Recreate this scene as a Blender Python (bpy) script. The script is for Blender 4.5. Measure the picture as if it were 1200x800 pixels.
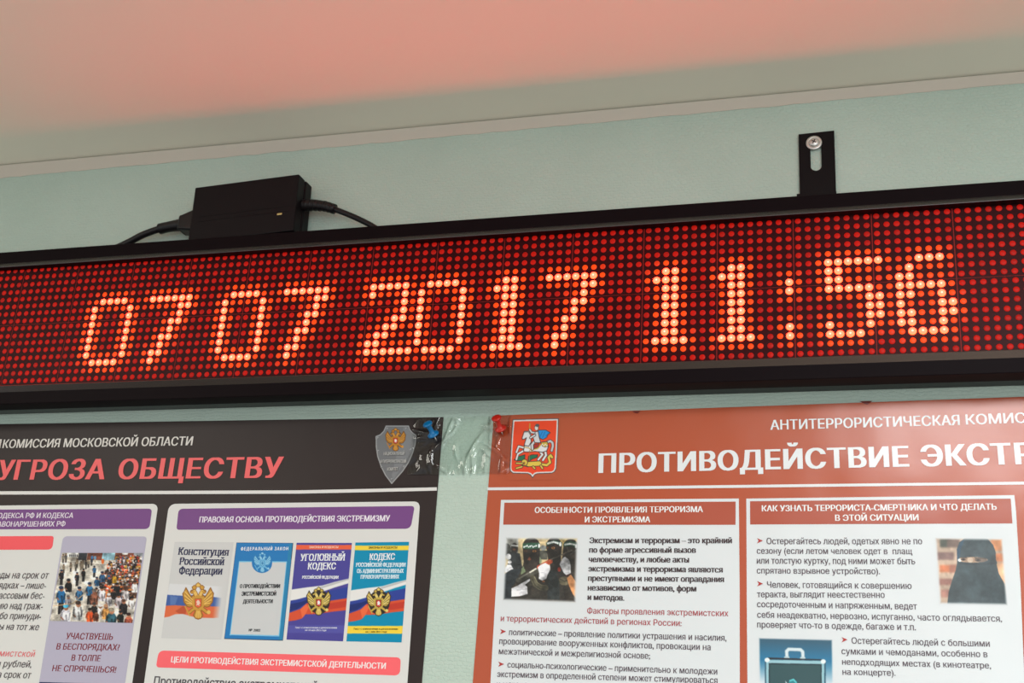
import bpy, bmesh, math, random
import numpy as np
from mathutils import Matrix, Vector
from mathutils.geometry import tessellate_polygon

SC = bpy.context.scene
COL = SC.collection
for o in list(bpy.data.objects):
    bpy.data.objects.remove(o)

# ------------------------------------------------------------------ camera, light, exposure
# Scene millimetres: x along the wall, y into the wall (0 = LED face), z up from the top LED row.
MM = 0.001
Z0 = 2.36                      # height of the top LED row above the floor, metres
FPX = 1448.4                   # focal length in pixels of a 1200 px wide frame
CAM = np.array([416.793, -926.934, -452.254])
ROT = np.array([[0.96018149, 0.27232335, 0.06238187],
                [-0.03831336, 0.34953289, -0.9361404],
                [-0.2767374, 0.89647462, 0.34604864]])      # rows: image right, image down, forward
WALL = 31.0                    # wall plane, mm behind the LED face


def m3(x, y, z):
    return (x * MM, y * MM, z * MM + Z0)


cam = bpy.data.cameras.new('camera')
cam.sensor_width = 36.0
cam.lens = FPX / 1200 * 36
cam.clip_start = 0.02
cam.dof.use_dof = True
cam.dof.focus_distance = 1.04
cam.dof.aperture_fstop = 18
cam_o = bpy.data.objects.new('camera', cam)
COL.objects.link(cam_o)
mw = Matrix.Identity(4)
for i in range(3):
    mw[i][0] = ROT[0][i]
    mw[i][1] = -ROT[1][i]
    mw[i][2] = -ROT[2][i]
loc = m3(*CAM)
for i in range(3):
    mw[i][3] = loc[i]
cam_o.matrix_world = mw
SC.camera = cam_o

world = bpy.data.worlds.new('room_daylight')
SC.world = world
world.use_nodes = True
wb = world.node_tree.nodes['Background']
wb.inputs[0].default_value = (0.90, 0.97, 1.0, 1)
wb.inputs[1].default_value = 0.70


def area(name, loc_, target, size, size_y, power, color):
    l = bpy.data.lights.new(name, 'AREA')
    l.shape = 'RECTANGLE'
    l.size, l.size_y = size, size_y
    l.energy = power
    l.color = color
    o = bpy.data.objects.new(name, l)
    COL.objects.link(o)
    o.location = loc_
    o.rotation_euler = (Vector(target) - Vector(loc_)).to_track_quat('-Z', 'Y').to_euler()
    return o


# two ceiling lamp panels in front of the wall and the daylight of the windows across the room
area('ceiling_lamp', (0.70, -0.86, 2.488), (0.70, -0.86, 0), 0.6, 0.6, 15, (0.96, 0.99, 1.0))
area('ceiling_lamp', (-0.80, -0.86, 2.488), (-0.80, -0.86, 0), 0.6, 0.6, 9.0, (1.0, 0.95, 0.85))
area('window_light', (1.6, -3.3, 1.5), (0.3, 0, 2.2), 2.0, 1.6, 30, (0.90, 0.97, 1.0))
# added spot lamp: brightens the floor patch that the frame chamfer reflects
_l = bpy.data.lights.new('added_floor_spot', 'SPOT')
_l.energy, _l.spot_size, _l.spot_blend, _l.shadow_soft_size, _l.color = 1100, math.radians(27), 0.8, 0.15, (1.0, 0.96, 0.92)
_o = bpy.data.objects.new('added_floor_spot', _l)
COL.objects.link(_o)
_o.location = (2.3, -3.2, 2.0)
_o.rotation_euler = (Vector((0.75, -1.2, 0)) - _o.location).to_track_quat('-Z', 'Y').to_euler()

SC.view_settings.view_transform = 'Standard'
SC.view_settings.look = 'None'
SC.view_settings.exposure = -0.20
SC.view_settings.gamma = 1.0
SC.view_settings.use_curve_mapping = False
SC.cycles.use_denoising = True

LED_LIT = 50.0                # strength of the lit diodes


# ------------------------------------------------------------------ helpers
def lin(c):
    return tuple(((v / 255) / 12.92 if v / 255 <= 0.04045 else ((v / 255 + 0.055) / 1.055) ** 2.4) for v in c)


def ray(u, v):
    d = np.array([(u - 600) / FPX, (v - 400) / FPX, 1.0])
    return ROT.T @ d


def W(u, v, y=WALL):
    """wall-plane point (x, z in mm) of a measured photograph position"""
    d = ray(u, v)
    t = (y - CAM[1]) / d[1]
    p = CAM + t * d
    return p[0], p[2]


def mat(name, color, rough=0.5, spec=0.5, metal=0.0, emit=None, estr=0.0, bump=None, coat=0.0, alpha=1.0):
    m = bpy.data.materials.new(name)
    m.use_nodes = True
    nt = m.node_tree
    b = nt.nodes['Principled BSDF']
    b.inputs['Base Color'].default_value = (*color, 1)
    b.inputs['Roughness'].default_value = rough
    b.inputs['Specular IOR Level'].default_value = spec
    b.inputs['Metallic'].default_value = metal
    b.inputs['Coat Weight'].default_value = coat
    b.inputs['Coat Roughness'].default_value = 0.1
    if emit:
        b.inputs['Emission Color'].default_value = (*emit, 1)
        b.inputs['Emission Strength'].default_value = estr
    if bump:
        scale, strength, dist = bump
        g = nt.nodes.new('ShaderNodeNewGeometry')
        n = nt.nodes.new('ShaderNodeTexNoise')
        n.inputs['Scale'].default_value = scale
        n.inputs['Detail'].default_value = 4
        bp = nt.nodes.new('ShaderNodeBump')
        bp.inputs['Strength'].default_value = strength
        bp.inputs['Distance'].default_value = dist
        nt.links.new(g.outputs['Position'], n.inputs['Vector'])
        nt.links.new(n.outputs['Fac'], bp.inputs['Height'])
        nt.links.new(bp.outputs['Normal'], b.inputs['Normal'])
    return m


ORIGIN = {}


def tag(o, label=None, cat=None, group=None, kind=None):
    if label: o['label'] = label
    if cat: o['category'] = cat
    if group: o['group'] = group
    if kind: o['kind'] = kind
    return o


def thing(name, at, label, cat, group=None):
    o = bpy.data.objects.new(name, None)
    o.empty_display_size = 0.02
    COL.objects.link(o)
    o.location = m3(*at)
    ORIGIN[o] = at
    return tag(o, label, cat, group)


def link(name, me, parent=None, mats=()):
    o = bpy.data.objects.new(name, me)
    COL.objects.link(o)
    for m in (mats if isinstance(mats, (list, tuple)) else [mats]):
        me.materials.append(m)
    if parent:
        o.parent = parent
        ORIGIN[o] = ORIGIN[parent]
    return o


def pydata(name, verts, faces, parent, mats, smooth=False, fmats=None, inks=None):
    """verts in scene millimetres"""
    if parent is not None and parent in ORIGIN:
        ox, oy, oz = ORIGIN[parent]
        vs = [((x - ox) * MM, (y - oy) * MM, (z - oz) * MM) for x, y, z in verts]
    else:
        vs = [m3(*v) for v in verts]
    me = bpy.data.meshes.new(name)
    me.from_pydata(vs, [], faces)
    if smooth:
        me.polygons.foreach_set('use_smooth', [True] * len(me.polygons))
    if fmats:
        me.polygons.foreach_set('material_index', fmats)
    if inks is not None:
        a = me.color_attributes.new('ink', 'FLOAT_COLOR', 'POINT')
        arr = np.ones((len(vs), 4), np.float32)
        arr[:, :3] = np.asarray(inks, np.float32)
        a.data.foreach_set('color', arr.ravel())
    me.update()
    return link(name, me, parent, mats)


def from_bm(name, bm, parent, mats, smooth=False):
    bmesh.ops.recalc_face_normals(bm, faces=bm.faces)
    vs = [tuple(v.co) for v in bm.verts]
    bm.verts.index_update()
    fs = [[v.index for v in f.verts] for f in bm.faces]
    bm.free()
    return pydata(name, vs, fs, parent, mats, smooth)


def bm_box(bm, x0, x1, y0, y1, z0, z1, bevel=0.0, seg=2, rot=None, pivot=None):
    r = bmesh.ops.create_cube(bm, size=1.0)
    vs = r['verts']
    for v in vs:
        v.co = Vector(((x0 + x1) / 2 + v.co.x * (x1 - x0), (y0 + y1) / 2 + v.co.y * (y1 - y0), (z0 + z1) / 2 + v.co.z * (z1 - z0)))
    if bevel:
        es = list({e for v in vs for e in v.link_edges})
        r2 = bmesh.ops.bevel(bm, geom=es, offset=bevel, segments=seg, affect='EDGES', profile=0.6)
        vs = list({v for f in r2['faces'] for v in f.verts} | {v for v in vs if v.is_valid})
    if rot is not None:
        bmesh.ops.rotate(bm, verts=vs, cent=pivot, matrix=rot)
    return vs


def tube(name, pts, radii, parent, m, seg=14, caps=True, sub=6):
    """smooth tube through points (mm)"""
    P = [np.array(p, float) for p in pts]
    if sub > 1 and len(P) > 2:
        Q, R = [], []
        for i in range(len(P) - 1):
            p0, p1, p2, p3 = P[max(i - 1, 0)], P[i], P[i + 1], P[min(i + 2, len(P) - 1)]
            for k in range(sub):
                t = k / sub
                Q.append(0.5 * (2 * p1 + (p2 - p0) * t + (2 * p0 - 5 * p1 + 4 * p2 - p3) * t * t + (3 * p1 - p0 - 3 * p2 + p3) * t ** 3))
                R.append(radii[i] * (1 - t) + radii[i + 1] * t)
        Q.append(P[-1]); R.append(radii[-1])
    else:
        Q, R = P, list(radii)
    verts, faces = [], []
    up = np.array([0.02, 0.1, 1.0])
    for i, p in enumerate(Q):
        d = Q[min(i + 1, len(Q) - 1)] - Q[max(i - 1, 0)]
        d /= np.linalg.norm(d)
        a = np.cross(d, up); a /= np.linalg.norm(a)
        b = np.cross(a, d)
        for k in range(seg):
            th = 2 * math.pi * k / seg
            verts.append(tuple(p + R[i] * (math.cos(th) * a + math.sin(th) * b)))
    for i in range(len(Q) - 1):
        for k in range(seg):
            faces.append((i * seg + k, i * seg + (k + 1) % seg, (i + 1) * seg + (k + 1) % seg, (i + 1) * seg + k))
    if caps:
        faces.append(tuple(range(seg))[::-1])
        faces.append(tuple((len(Q) - 1) * seg + k for k in range(seg)))
    return pydata(name, verts, faces, parent, m, smooth=True)


def lathe(name, base, axis, prof, parent, m, seg=28):
    """prof: (distance along axis, radius) in mm"""
    ax = np.array(axis, float); ax /= np.linalg.norm(ax)
    a = np.cross(ax, [1, 0.1, 0]); a /= np.linalg.norm(a)
    b = np.cross(ax, a)
    verts, faces = [], []
    for h, r in prof:
        for k in range(seg):
            th = 2 * math.pi * k / seg
            verts.append(tuple(np.array(base) + ax * h + r * (math.cos(th) * a + math.sin(th) * b)))
    n = len(prof)
    for i in range(n - 1):
        for k in range(seg):
            faces.append((i * seg + k, i * seg + (k + 1) % seg, (i + 1) * seg + (k + 1) % seg, (i + 1) * seg + k))
    faces.append(tuple(range(seg))[::-1])
    faces.append(tuple((n - 1) * seg + k for k in range(seg)))
    o = pydata(name, verts, faces, parent, m, smooth=True)
    return o


# ------------------------------------------------------------------ materials
def wall_material():
    m = mat('painted_glass_fibre_wallpaper', lin((172, 186, 174)), rough=0.62, spec=0.3)
    nt = m.node_tree
    b = nt.nodes['Principled BSDF']
    g = nt.nodes.new('ShaderNodeNewGeometry')
    mp = nt.nodes.new('ShaderNodeMapping')
    mp.inputs['Rotation'].default_value = (math.radians(90), 0, 0)
    mp.inputs['Scale'].default_value = (1, 1, 1)
    br = nt.nodes.new('ShaderNodeTexBrick')
    br.inputs['Scale'].default_value = 1.0
    br.inputs['Brick Width'].default_value = 0.0052
    br.inputs['Row Height'].default_value = 0.0030
    br.inputs['Mortar Size'].default_value = 0.0007
    br.inputs['Mortar Smooth'].default_value = 1.0
    br.offset = 0.5
    n = nt.nodes.new('ShaderNodeTexNoise')
    n.inputs['Scale'].default_value = 260
    n.inputs['Detail'].default_value = 5
    mx = nt.nodes.new('ShaderNodeMath'); mx.operation = 'MULTIPLY_ADD'
    mx.inputs[1].default_value = 1.6
    # slight warp so that the weave is not ruler-straight
    warp = nt.nodes.new('ShaderNodeTexNoise'); warp.inputs['Scale'].default_value = 140
    va = nt.nodes.new('ShaderNodeVectorMath'); va.operation = 'SCALE'; va.inputs['Scale'].default_value = 0.006
    vb = nt.nodes.new('ShaderNodeVectorMath'); vb.operation = 'ADD'
    nt.links.new(g.outputs['Position'], warp.inputs['Vector'])
    nt.links.new(warp.outputs['Color'], va.inputs[0])
    nt.links.new(g.outputs['Position'], vb.inputs[0])
    nt.links.new(va.outputs[0], vb.inputs[1])
    nt.links.new(vb.outputs[0], mp.inputs['Vector'])
    nt.links.new(mp.outputs[0], br.inputs['Vector'])
    nt.links.new(g.outputs['Position'], n.inputs['Vector'])
    nt.links.new(n.outputs['Fac'], mx.inputs[0])
    nt.links.new(br.outputs['Fac'], mx.inputs[2])
    bp = nt.nodes.new('ShaderNodeBump')
    bp.invert = True
    bp.inputs['Strength'].default_value = 0.42
    bp.inputs['Distance'].default_value = 0.0006
    nt.links.new(mx.outputs[0], bp.inputs['Height'])
    nt.links.new(bp.outputs[0], b.inputs['Normal'])
    # faint grubby mottling of the paint
    st = nt.nodes.new('ShaderNodeTexNoise'); st.inputs['Scale'].default_value = 9; st.inputs['Detail'].default_value = 6
    rp = nt.nodes.new('ShaderNodeValToRGB')
    rp.color_ramp.elements[0].position = 0.35; rp.color_ramp.elements[0].color = (*lin((186, 203, 190)), 1)
    rp.color_ramp.elements[1].position = 0.7; rp.color_ramp.elements[1].color = (*lin((193, 210, 197)), 1)
    nt.links.new(g.outputs['Position'], st.inputs['Vector'])
    nt.links.new(st.outputs['Fac'], rp.inputs[0])
    nt.links.new(rp.outputs[0], b.inputs['Base Color'])
    return m


def print_material(name, rough, spec, scale, strength, dist, rough2=None):
    """printed poster stock: ink colours come from the mesh, the sheen from the paper's own waves"""
    m = bpy.data.materials.new(name)
    m.use_nodes = True
    nt = m.node_tree
    b = nt.nodes['Principled BSDF']
    a = nt.nodes.new('ShaderNodeAttribute')
    a.attribute_name = 'ink'
    nt.links.new(a.outputs['Color'], b.inputs['Base Color'])
    b.inputs['Roughness'].default_value = rough
    b.inputs['Specular IOR Level'].default_value = spec
    g = nt.nodes.new('ShaderNodeNewGeometry')
    h = None
    for sc_, st_, ds_ in ((scale, strength, dist), (scale * 14, strength * 0.35, dist * 0.05)):
        n = nt.nodes.new('ShaderNodeTexNoise')
        n.inputs['Scale'].default_value = sc_
        n.inputs['Detail'].default_value = 2
        bp = nt.nodes.new('ShaderNodeBump')
        bp.inputs['Strength'].default_value = st_
        bp.inputs['Distance'].default_value = ds_
        nt.links.new(g.outputs['Position'], n.inputs['Vector'])
        nt.links.new(n.outputs['Fac'], bp.inputs['Height'])
        if h:
            nt.links.new(h, bp.inputs['Normal'])
        h = bp.outputs['Normal']
    nt.links.new(h, b.inputs['Normal'])
    return m


M_WALL = wall_material()
M_CEIL = mat('matt_ceiling_paint', lin((243, 239, 223)), rough=0.85, spec=0.2, bump=(160, 0.12, 0.0005))
M_TRIM = mat('bare_plaster_band', lin((210, 200, 186)), rough=0.8, spec=0.2, bump=(120, 0.25, 0.001))
M_FLOOR = mat('brown_linoleum', lin((150, 130, 116)), rough=0.45, bump=(60, 0.1, 0.001))
M_FRAME = mat('black_anodised_frame', (0.007, 0.004, 0.005), rough=0.5, spec=0.05, bump=(900, 0.04, 0.0002))
M_LIP = mat('worn_frame_chamfer', (0.13, 0.12, 0.118), rough=0.24, spec=0.5, metal=0.9, bump=(900, 0.05, 0.0002))
M_BODY = mat('black_sheet_metal', (0.007, 0.005, 0.006), rough=0.22, spec=0.16, bump=(700, 0.03, 0.0002))
M_MODULE = mat('dark_smoked_led_tile', (0.036, 0.0035, 0.005), rough=0.4, spec=0.08)
M_SEAM = mat('red_seam_painted_glow', (0.14, 0.008, 0.006), rough=0.5, spec=0.2, emit=(1, 0.03, 0.02), estr=0.13)  # faint emission stands in for diode light leaking between the tiles
M_UNLIT = mat('red_led_lens_dim', (0.24, 0.006, 0.003), rough=0.4, spec=0.12, emit=(1.0, 0.012, 0.005), estr=0.36)  # unlit lenses: emission imitates light leaking over from the lit diodes
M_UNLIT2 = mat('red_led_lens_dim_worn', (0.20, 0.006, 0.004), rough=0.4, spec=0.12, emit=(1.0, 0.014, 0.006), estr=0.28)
M_SPILL = mat('red_led_lens_spill', (0.35, 0.03, 0.003), rough=0.4, spec=0.2, emit=(1.0, 0.065, 0.0015), estr=0.9)  # emission put in for light spilling onto lenses beside a lit diode
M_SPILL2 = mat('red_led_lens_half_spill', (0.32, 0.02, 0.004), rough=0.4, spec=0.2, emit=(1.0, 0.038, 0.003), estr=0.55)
M_LIT = mat('lit_led_lens', (0.3, 0.05, 0.03), rough=0.4, spec=0.2, emit=(1.0, 0.0102, 0.0050), estr=LED_LIT)
M_LITRIM = mat('lit_led_rim', (0.3, 0.05, 0.02), rough=0.4, spec=0.2, emit=(1.0, 0.034, 0.0075), estr=LED_LIT * 0.35)
M_LITHOT = mat('lit_led_die', (0.3, 0.1, 0.05), rough=0.4, spec=0.2, emit=(1.0, 0.026, 0.018), estr=LED_LIT)
M_ADAPT = mat('black_adapter_plastic', (0.007, 0.005, 0.006), rough=0.5, spec=0.16, bump=(1500, 0.15, 0.0002))
M_CABLE = mat('black_cable_rubber', (0.008, 0.006, 0.007), rough=0.42, spec=0.35)
M_BRACKET = mat('black_painted_steel', (0.005, 0.004, 0.005), rough=0.45, spec=0.15)
M_STEEL = mat('bright_zinc_steel', lin((222, 219, 214)), rough=0.42, metal=0.85, bump=(800, 0.06, 0.0003))
M_SLOT = mat('dark_screw_recess', lin((30, 28, 28)), rough=0.6)
M_INDIC = mat('pale_indicator_window', lin((190, 175, 110)), rough=0.3)
M_BLUEPIN = mat('blue_pin_plastic', lin((8, 112, 170)), rough=0.3, spec=0.5)
M_REDPIN = mat('red_pin_plastic', lin((196, 40, 28)), rough=0.3, spec=0.5)
M_PRINT_L = print_material('black_poster_print', 0.42, 0.24, 14, 0.25, 0.004)
M_PRINT_R = print_material('terracotta_poster_print', 0.27, 0.75, 11, 0.42, 0.006)


def tape_material():
    m = bpy.data.materials.new('clear_adhesive_tape')
    m.use_nodes = True
    nt = m.node_tree
    nt.nodes.remove(nt.nodes['Principled BSDF'])
    out = nt.nodes['Material Output']
    t = nt.nodes.new('ShaderNodeBsdfTransparent'); t.inputs[0].default_value = (0.965, 0.975, 0.965, 1)
    g = nt.nodes.new('ShaderNodeBsdfGlossy'); g.inputs['Roughness'].default_value = 0.05
    g.inputs[0].default_value = (1, 1, 1, 1)
    fr = nt.nodes.new('ShaderNodeFresnel'); fr.inputs[0].default_value = 1.5
    mx = nt.nodes.new('ShaderNodeMixShader')
    nt.links.new(fr.outputs[0], mx.inputs[0])
    nt.links.new(t.outputs[0], mx.inputs[1])
    nt.links.new(g.outputs[0], mx.inputs[2])
    nt.links.new(mx.outputs[0], out.inputs[0])
    return m


M_TAPE = tape_material()

# ------------------------------------------------------------------ the room
def quad_box(name, x0, x1, y0, y1, z0, z1, m, kind='structure'):
    bm = bmesh.new()
    bm_box(bm, x0, x1, y0, y1, z0, z1)
    o = from_bm(name, bm, None, m)
    o['kind'] = kind
    return o


CEIL = 139.0
quad_box('wall_back', -2600, 2800, WALL, WALL + 100, -2360, CEIL, M_WALL)
quad_box('ceiling', -2600, 2800, -3600, WALL + 100, CEIL, CEIL + 80, M_CEIL)
quad_box('floor', -2600, 2800, -3600, WALL + 100, -2440, -2360, M_FLOOR)
# bare band left above the wallpaper, its lower edge cut by hand
rnd = random.Random(4)
bx, bz = [], []
x = -2600
while x <= 2800:
    bx.append(x); bz.append(126.3 + 0.0042 * (x - 50) * (1 if -700 < x < 800 else 0) + rnd.uniform(-0.5, 0.5))
    x += 12
vs, fs = [], []
n = len(bx)
for y_lo, y_hi in ((WALL - 0.5, WALL - 3.2), (WALL, WALL)):
    for i in range(n): vs.append((bx[i], y_lo, bz[i]))
    for i in range(n): vs.append((bx[i], y_hi, CEIL - 1.4))
for i in range(n - 1):
    fs.append((i, i + 1, n + i + 1, n + i))
    fs.append((2 * n + i, 3 * n + i, 3 * n + i + 1, 2 * n + i + 1))
    fs.append((i, 2 * n + i, 2 * n + i + 1, i + 1))
    fs.append((n + i, n + i + 1, 3 * n + i + 1, 3 * n + i))
pydata('trim_1', vs, fs, None, M_TRIM)['kind'] = 'structure'

# ------------------------------------------------------------------ LED display
PITCH = 7.62
X0, X1 = -56 * PITCH - 3.81, 80 * PITCH - 3.81
SL = 0.0020
disp = thing('led_display', (80, 10, -136), 'long black framed scrolling display showing date and time in glowing red dots', 'led sign')


def prism_x(name, prof, xa, xb, parent, m, slope=True):
    vs, fs = [], []
    k = len(prof)
    for x_ in (xa, xb):
        for y_, z_ in prof:
            vs.append((x_, y_, z_ + (SL * (x_ - 60) if slope else 0)))
    for i in range(k):
        j = (i + 1) % k
        fs.append((i, j, k + j, k + i))
    bm = bmesh.new()
    bv = [bm.verts.new(v) for v in vs]
    for f in fs: bm.faces.new([bv[i] for i in f])
    bm.faces.new([bv[i] for i in range(k)])
    bm.faces.new([bv[k + i] for i in range(k)][::-1])
    return from_bm(name, bm, parent, m)


XA, XB = X0 - 2, X1 + 2
# top and bottom rails of the frame: proud inner lip, chamfer, flat front
top_front = [(3.0, 1.6), (-8.1, 1.6), (-8.1, 2.1), (-5.0, 7.1), (-4.8, 19.2), (-4.4, 19.8), (13.2, 19.8), (13.2, 6.3), (3.0, 6.3)]
bot_front = [(3.0, -121.0), (3.0, -125.3), (13.2, -125.3), (13.2, -137.6), (-4.4, -137.6), (-4.8, -137.0), (-4.9, -125.9), (-8.1, -121.5), (-8.1, -121.0)]
prism_x('frame_rail', top_front, XA, XB, disp, M_FRAME)
prism_x('frame_rail', bot_front, XA, XB, disp, M_FRAME)
prism_x('frame_chamfer', [(-5.0, -126.0), (-8.8, -121.4), (-8.6, -121.0), (-7.5, -121.0), (-4.7, -125.3)], XA, XB, disp, M_LIP)
prism_x('frame_chamfer', [(-5.0, 7.3), (-8.8, 2.0), (-8.6, 1.6), (-7.5, 1.6), (-4.7, 6.7)], XA, XB, disp, M_LIP)
bm = bmesh.new()
bm_box(bm, XA - 14, XA, -4.8, 29.5, -138.6, 18.8, 1.0)
from_bm('end_cap', bm, disp, M_FRAME)
bm = bmesh.new()
bm_box(bm, XB, XB + 14, -4.8, 29.5, -136.6, 21.0, 1.0)
from_bm('end_cap', bm, disp, M_FRAME)
back = [(14.4, 20.9), (30.2, 20.9), (30.2, -136.0), (14.4, -136.0)]
prism_x('rear_housing', back, XA, XB, disp, M_BODY)
# groove filler between the front rails and the housing
prism_x('groove_strip', [(12.8, 19.0), (14.8, 19.0), (14.8, -133.5), (12.8, -133.5)], XA, XB, disp, M_SLOT)

# 8 x 8 tiles on a carrier; leaked diode light is put into its seams as emission
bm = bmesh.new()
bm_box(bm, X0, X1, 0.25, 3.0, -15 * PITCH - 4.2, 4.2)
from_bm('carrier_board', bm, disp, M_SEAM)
for ci in range(17):
    for ri in range(2):
        xa = (-56 + ci * 8) * PITCH - 3.81
        za = -(ri * 8) * PITCH + 3.81
        bm = bmesh.new()
        bm_box(bm, xa + 0.36, xa + 8 * PITCH - 0.36, 0.0, 2.2, za - 8 * PITCH + (0.22 if ri == 0 else 0.0), za - (0.0 if ri == 0 else 0.26))
        from_bm('led_tile', bm, disp, M_MODULE)

GL = {
    '0': [[1, 2, 3, 4]] + [[0, 5]] * 7 + [[1, 2, 3, 4]],
    '7': [[0, 1, 2, 3, 4, 5], [4, 5], [4], [3, 4], [3], [2, 3], [2], [1, 2], [1]],
    '2': [[0, 1, 2, 3, 4], [0, 4], [4], [4], [3, 4], [2, 3], [1, 2], [0, 1], [0, 1, 2, 3, 4, 5]],
    '1': [[1, 2], [0, 1, 2]] + [[1, 2]] * 6 + [[0, 1, 2, 3]],
    ':': [[], [], [0], [0], [], [], [], [0], [0]],
    '5': [[0, 1, 2, 3, 4, 5], [0, 1], [0, 1], [0, 1, 2, 3, 4], [4, 5], [4, 5], [4, 5], [0, 4], [0, 1, 2, 3]],
    '6': [[2, 3, 4], [1], [0, 1], [0, 1, 2, 3, 4], [0, 1, 4], [0, 4, 5], [0, 1, 4, 5], [0, 1, 4], [1, 2, 3, 4]],
}
LIT = set()
for ch, c0 in (('0', -37), ('7', -29), ('0', -19), ('7', -11), ('2', 0), ('0', 6), ('1', 15), ('7', 21), ('1', 33), ('1', 40), (':', 47), ('5', 51), ('6', 58)):
    for r, row in enumerate(GL[ch]):
        for c in row:
            LIT.add((c0 + c, 5 + r))


def dome(radii_mats, h):
    """low lens dome: list of (radius, material) from the rim inwards; returns local verts, faces, mats"""
    seg = 16
    vs, fs, fm = [], [], []
    rs = [radii_mats[0][0]] + [r for r, _ in radii_mats]
    ys = [0.25] + [-h * (1 - (r / radii_mats[0][0]) ** 2) ** 0.5 - 0.02 for r, _ in radii_mats]
    for r, y in zip(rs, ys):
        for k in range(seg):
            th = 2 * math.pi * k / seg
            vs.append((r * math.cos(th), y, r * math.sin(th)))
    for i in range(len(rs) - 1):
        for k in range(seg):
            fs.append((i * seg + k, i * seg + (k + 1) % seg, (i + 1) * seg + (k + 1) % seg, (i + 1) * seg + k))
            fm.append(radii_mats[max(i - 1, 0)][1])
    fs.append(tuple((len(rs) - 1) * seg + k for k in range(seg)))
    fm.append(radii_mats[-1][1])
    return vs, fs, fm


D_UNLIT = dome([(2.42, 0), (2.0, 0), (1.2, 0)], 0.45)
D_LIT = dome([(3.05, 1), (2.9, 1), (2.72, 0), (1.4, 0), (0.78, 2), (0.4, 2)], 1.6)
random.seed(11)


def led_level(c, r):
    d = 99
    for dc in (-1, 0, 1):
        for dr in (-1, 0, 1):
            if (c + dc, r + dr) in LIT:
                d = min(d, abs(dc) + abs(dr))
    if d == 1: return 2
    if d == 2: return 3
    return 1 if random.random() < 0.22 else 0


all_leds = [(c, r) for c in range(-56, 80) for r in range(16)]
lit = sorted(LIT, key=lambda q: -q[0])
unlit = sorted([q for q in all_leds if q not in LIT and q[0] <= 69], key=lambda q: -q[0])
unlit_far = [q for q in all_leds if q not in LIT and q[0] > 69]
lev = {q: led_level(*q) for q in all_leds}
mesh_cache = {}


def led_mesh(kind):
    if kind not in mesh_cache:
        vs, fs, fm = D_LIT if kind == 'lit' else D_UNLIT
        me = bpy.data.meshes.new('led_lens')
        me.from_pydata([(x * MM, y * MM, z * MM) for x, y, z in vs], [], fs)
        me.polygons.foreach_set('use_smooth', [True] * len(fs))
        me.polygons.foreach_set('material_index', fm)
        for m in ([M_LIT, M_LITRIM, M_LITHOT] if kind == 'lit' else [(M_UNLIT, M_UNLIT2, M_SPILL, M_SPILL2)[kind]]):
            me.materials.append(m)
        mesh_cache[kind] = me
    return mesh_cache[kind]


def single_led(c, r, kind, name):
    o = bpy.data.objects.new(name, led_mesh(kind))
    COL.objects.link(o)
    o.parent = disp
    ox, oy, oz = ORIGIN[disp]
    o.location = ((c * PITCH - ox) * MM, -oy * MM, (-r * PITCH - oz) * MM)
    return o


def many_leds(cells, name, kind, mats):
    vs, fs, fm = [], [], []
    for c, r in cells:
        dv, df, dm = D_LIT if kind == 'lit' else D_UNLIT
        o = len(vs)
        vs += [(x + c * PITCH, y, z - r * PITCH) for x, y, z in dv]
        fs += [tuple(i + o for i in f) for f in df]
        fm += dm if kind == 'lit' else [lev[(c, r)]] * len(df)
    return pydata(name, vs, fs, disp, mats, smooth=True, fmats=fm)


for q in lit[:100]:
    single_led(*q, 'lit', 'lit_led')['label'] = 'glowing diode'
tag(many_leds(lit[100:], 'lit_led', 'lit', [M_LIT, M_LITRIM, M_LITHOT]), 'glowing diodes of the date', kind='stuff')
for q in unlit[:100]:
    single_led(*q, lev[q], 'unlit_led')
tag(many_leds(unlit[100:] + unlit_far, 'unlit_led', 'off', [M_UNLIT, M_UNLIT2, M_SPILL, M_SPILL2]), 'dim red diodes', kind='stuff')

# mounting bracket: slotted tab screwed to the wall, foot on the display's top
bx0, bx1, bz0, bz1 = 366.2, 395.8, 22.4, 96.6
by0, by1 = 28.4, 30.9
slot_c = 380.2
hw, zs0, zs1 = 4.5, 64.5, 88.0     # slot half width, centres of its rounded ends


def slotted_plate():
    bm = bmesh.new()
    N = 14
    hole = [(slot_c + hw * math.cos(math.pi * k / N), zs1 + hw * math.sin(math.pi * k / N)) for k in range(N + 1)]
    hole += [(slot_c + hw * math.cos(math.pi + math.pi * k / N), zs0 + hw * math.sin(math.pi + math.pi * k / N)) for k in range(N + 1)]
    outer = [(bx0, bz0), (bx1, bz0), (bx1, bz1 + 0.5), (bx0, bz1 - 0.3)]
    loops = [outer, hole]
    tri = tessellate_polygon([[Vector((p[0], p[1], 0)) for p in l] for l in loops])
    flat = outer + hole
    fr = [bm.verts.new((p[0], by0, p[1])) for p in flat]
    bk = [bm.verts.new((p[0], by1, p[1])) for p in flat]
    for t in tri:
        bm.faces.new([fr[i] for i in t]); bm.faces.new([bk[i] for i in t][::-1])
    for st, n_ in ((0, 4), (4, len(hole))):
        for i in range(n_):
            p, q = st + i, st + (i + 1) % n_
            bm.faces.new((fr[p], fr[q], bk[q], bk[p]))
    return bm


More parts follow.
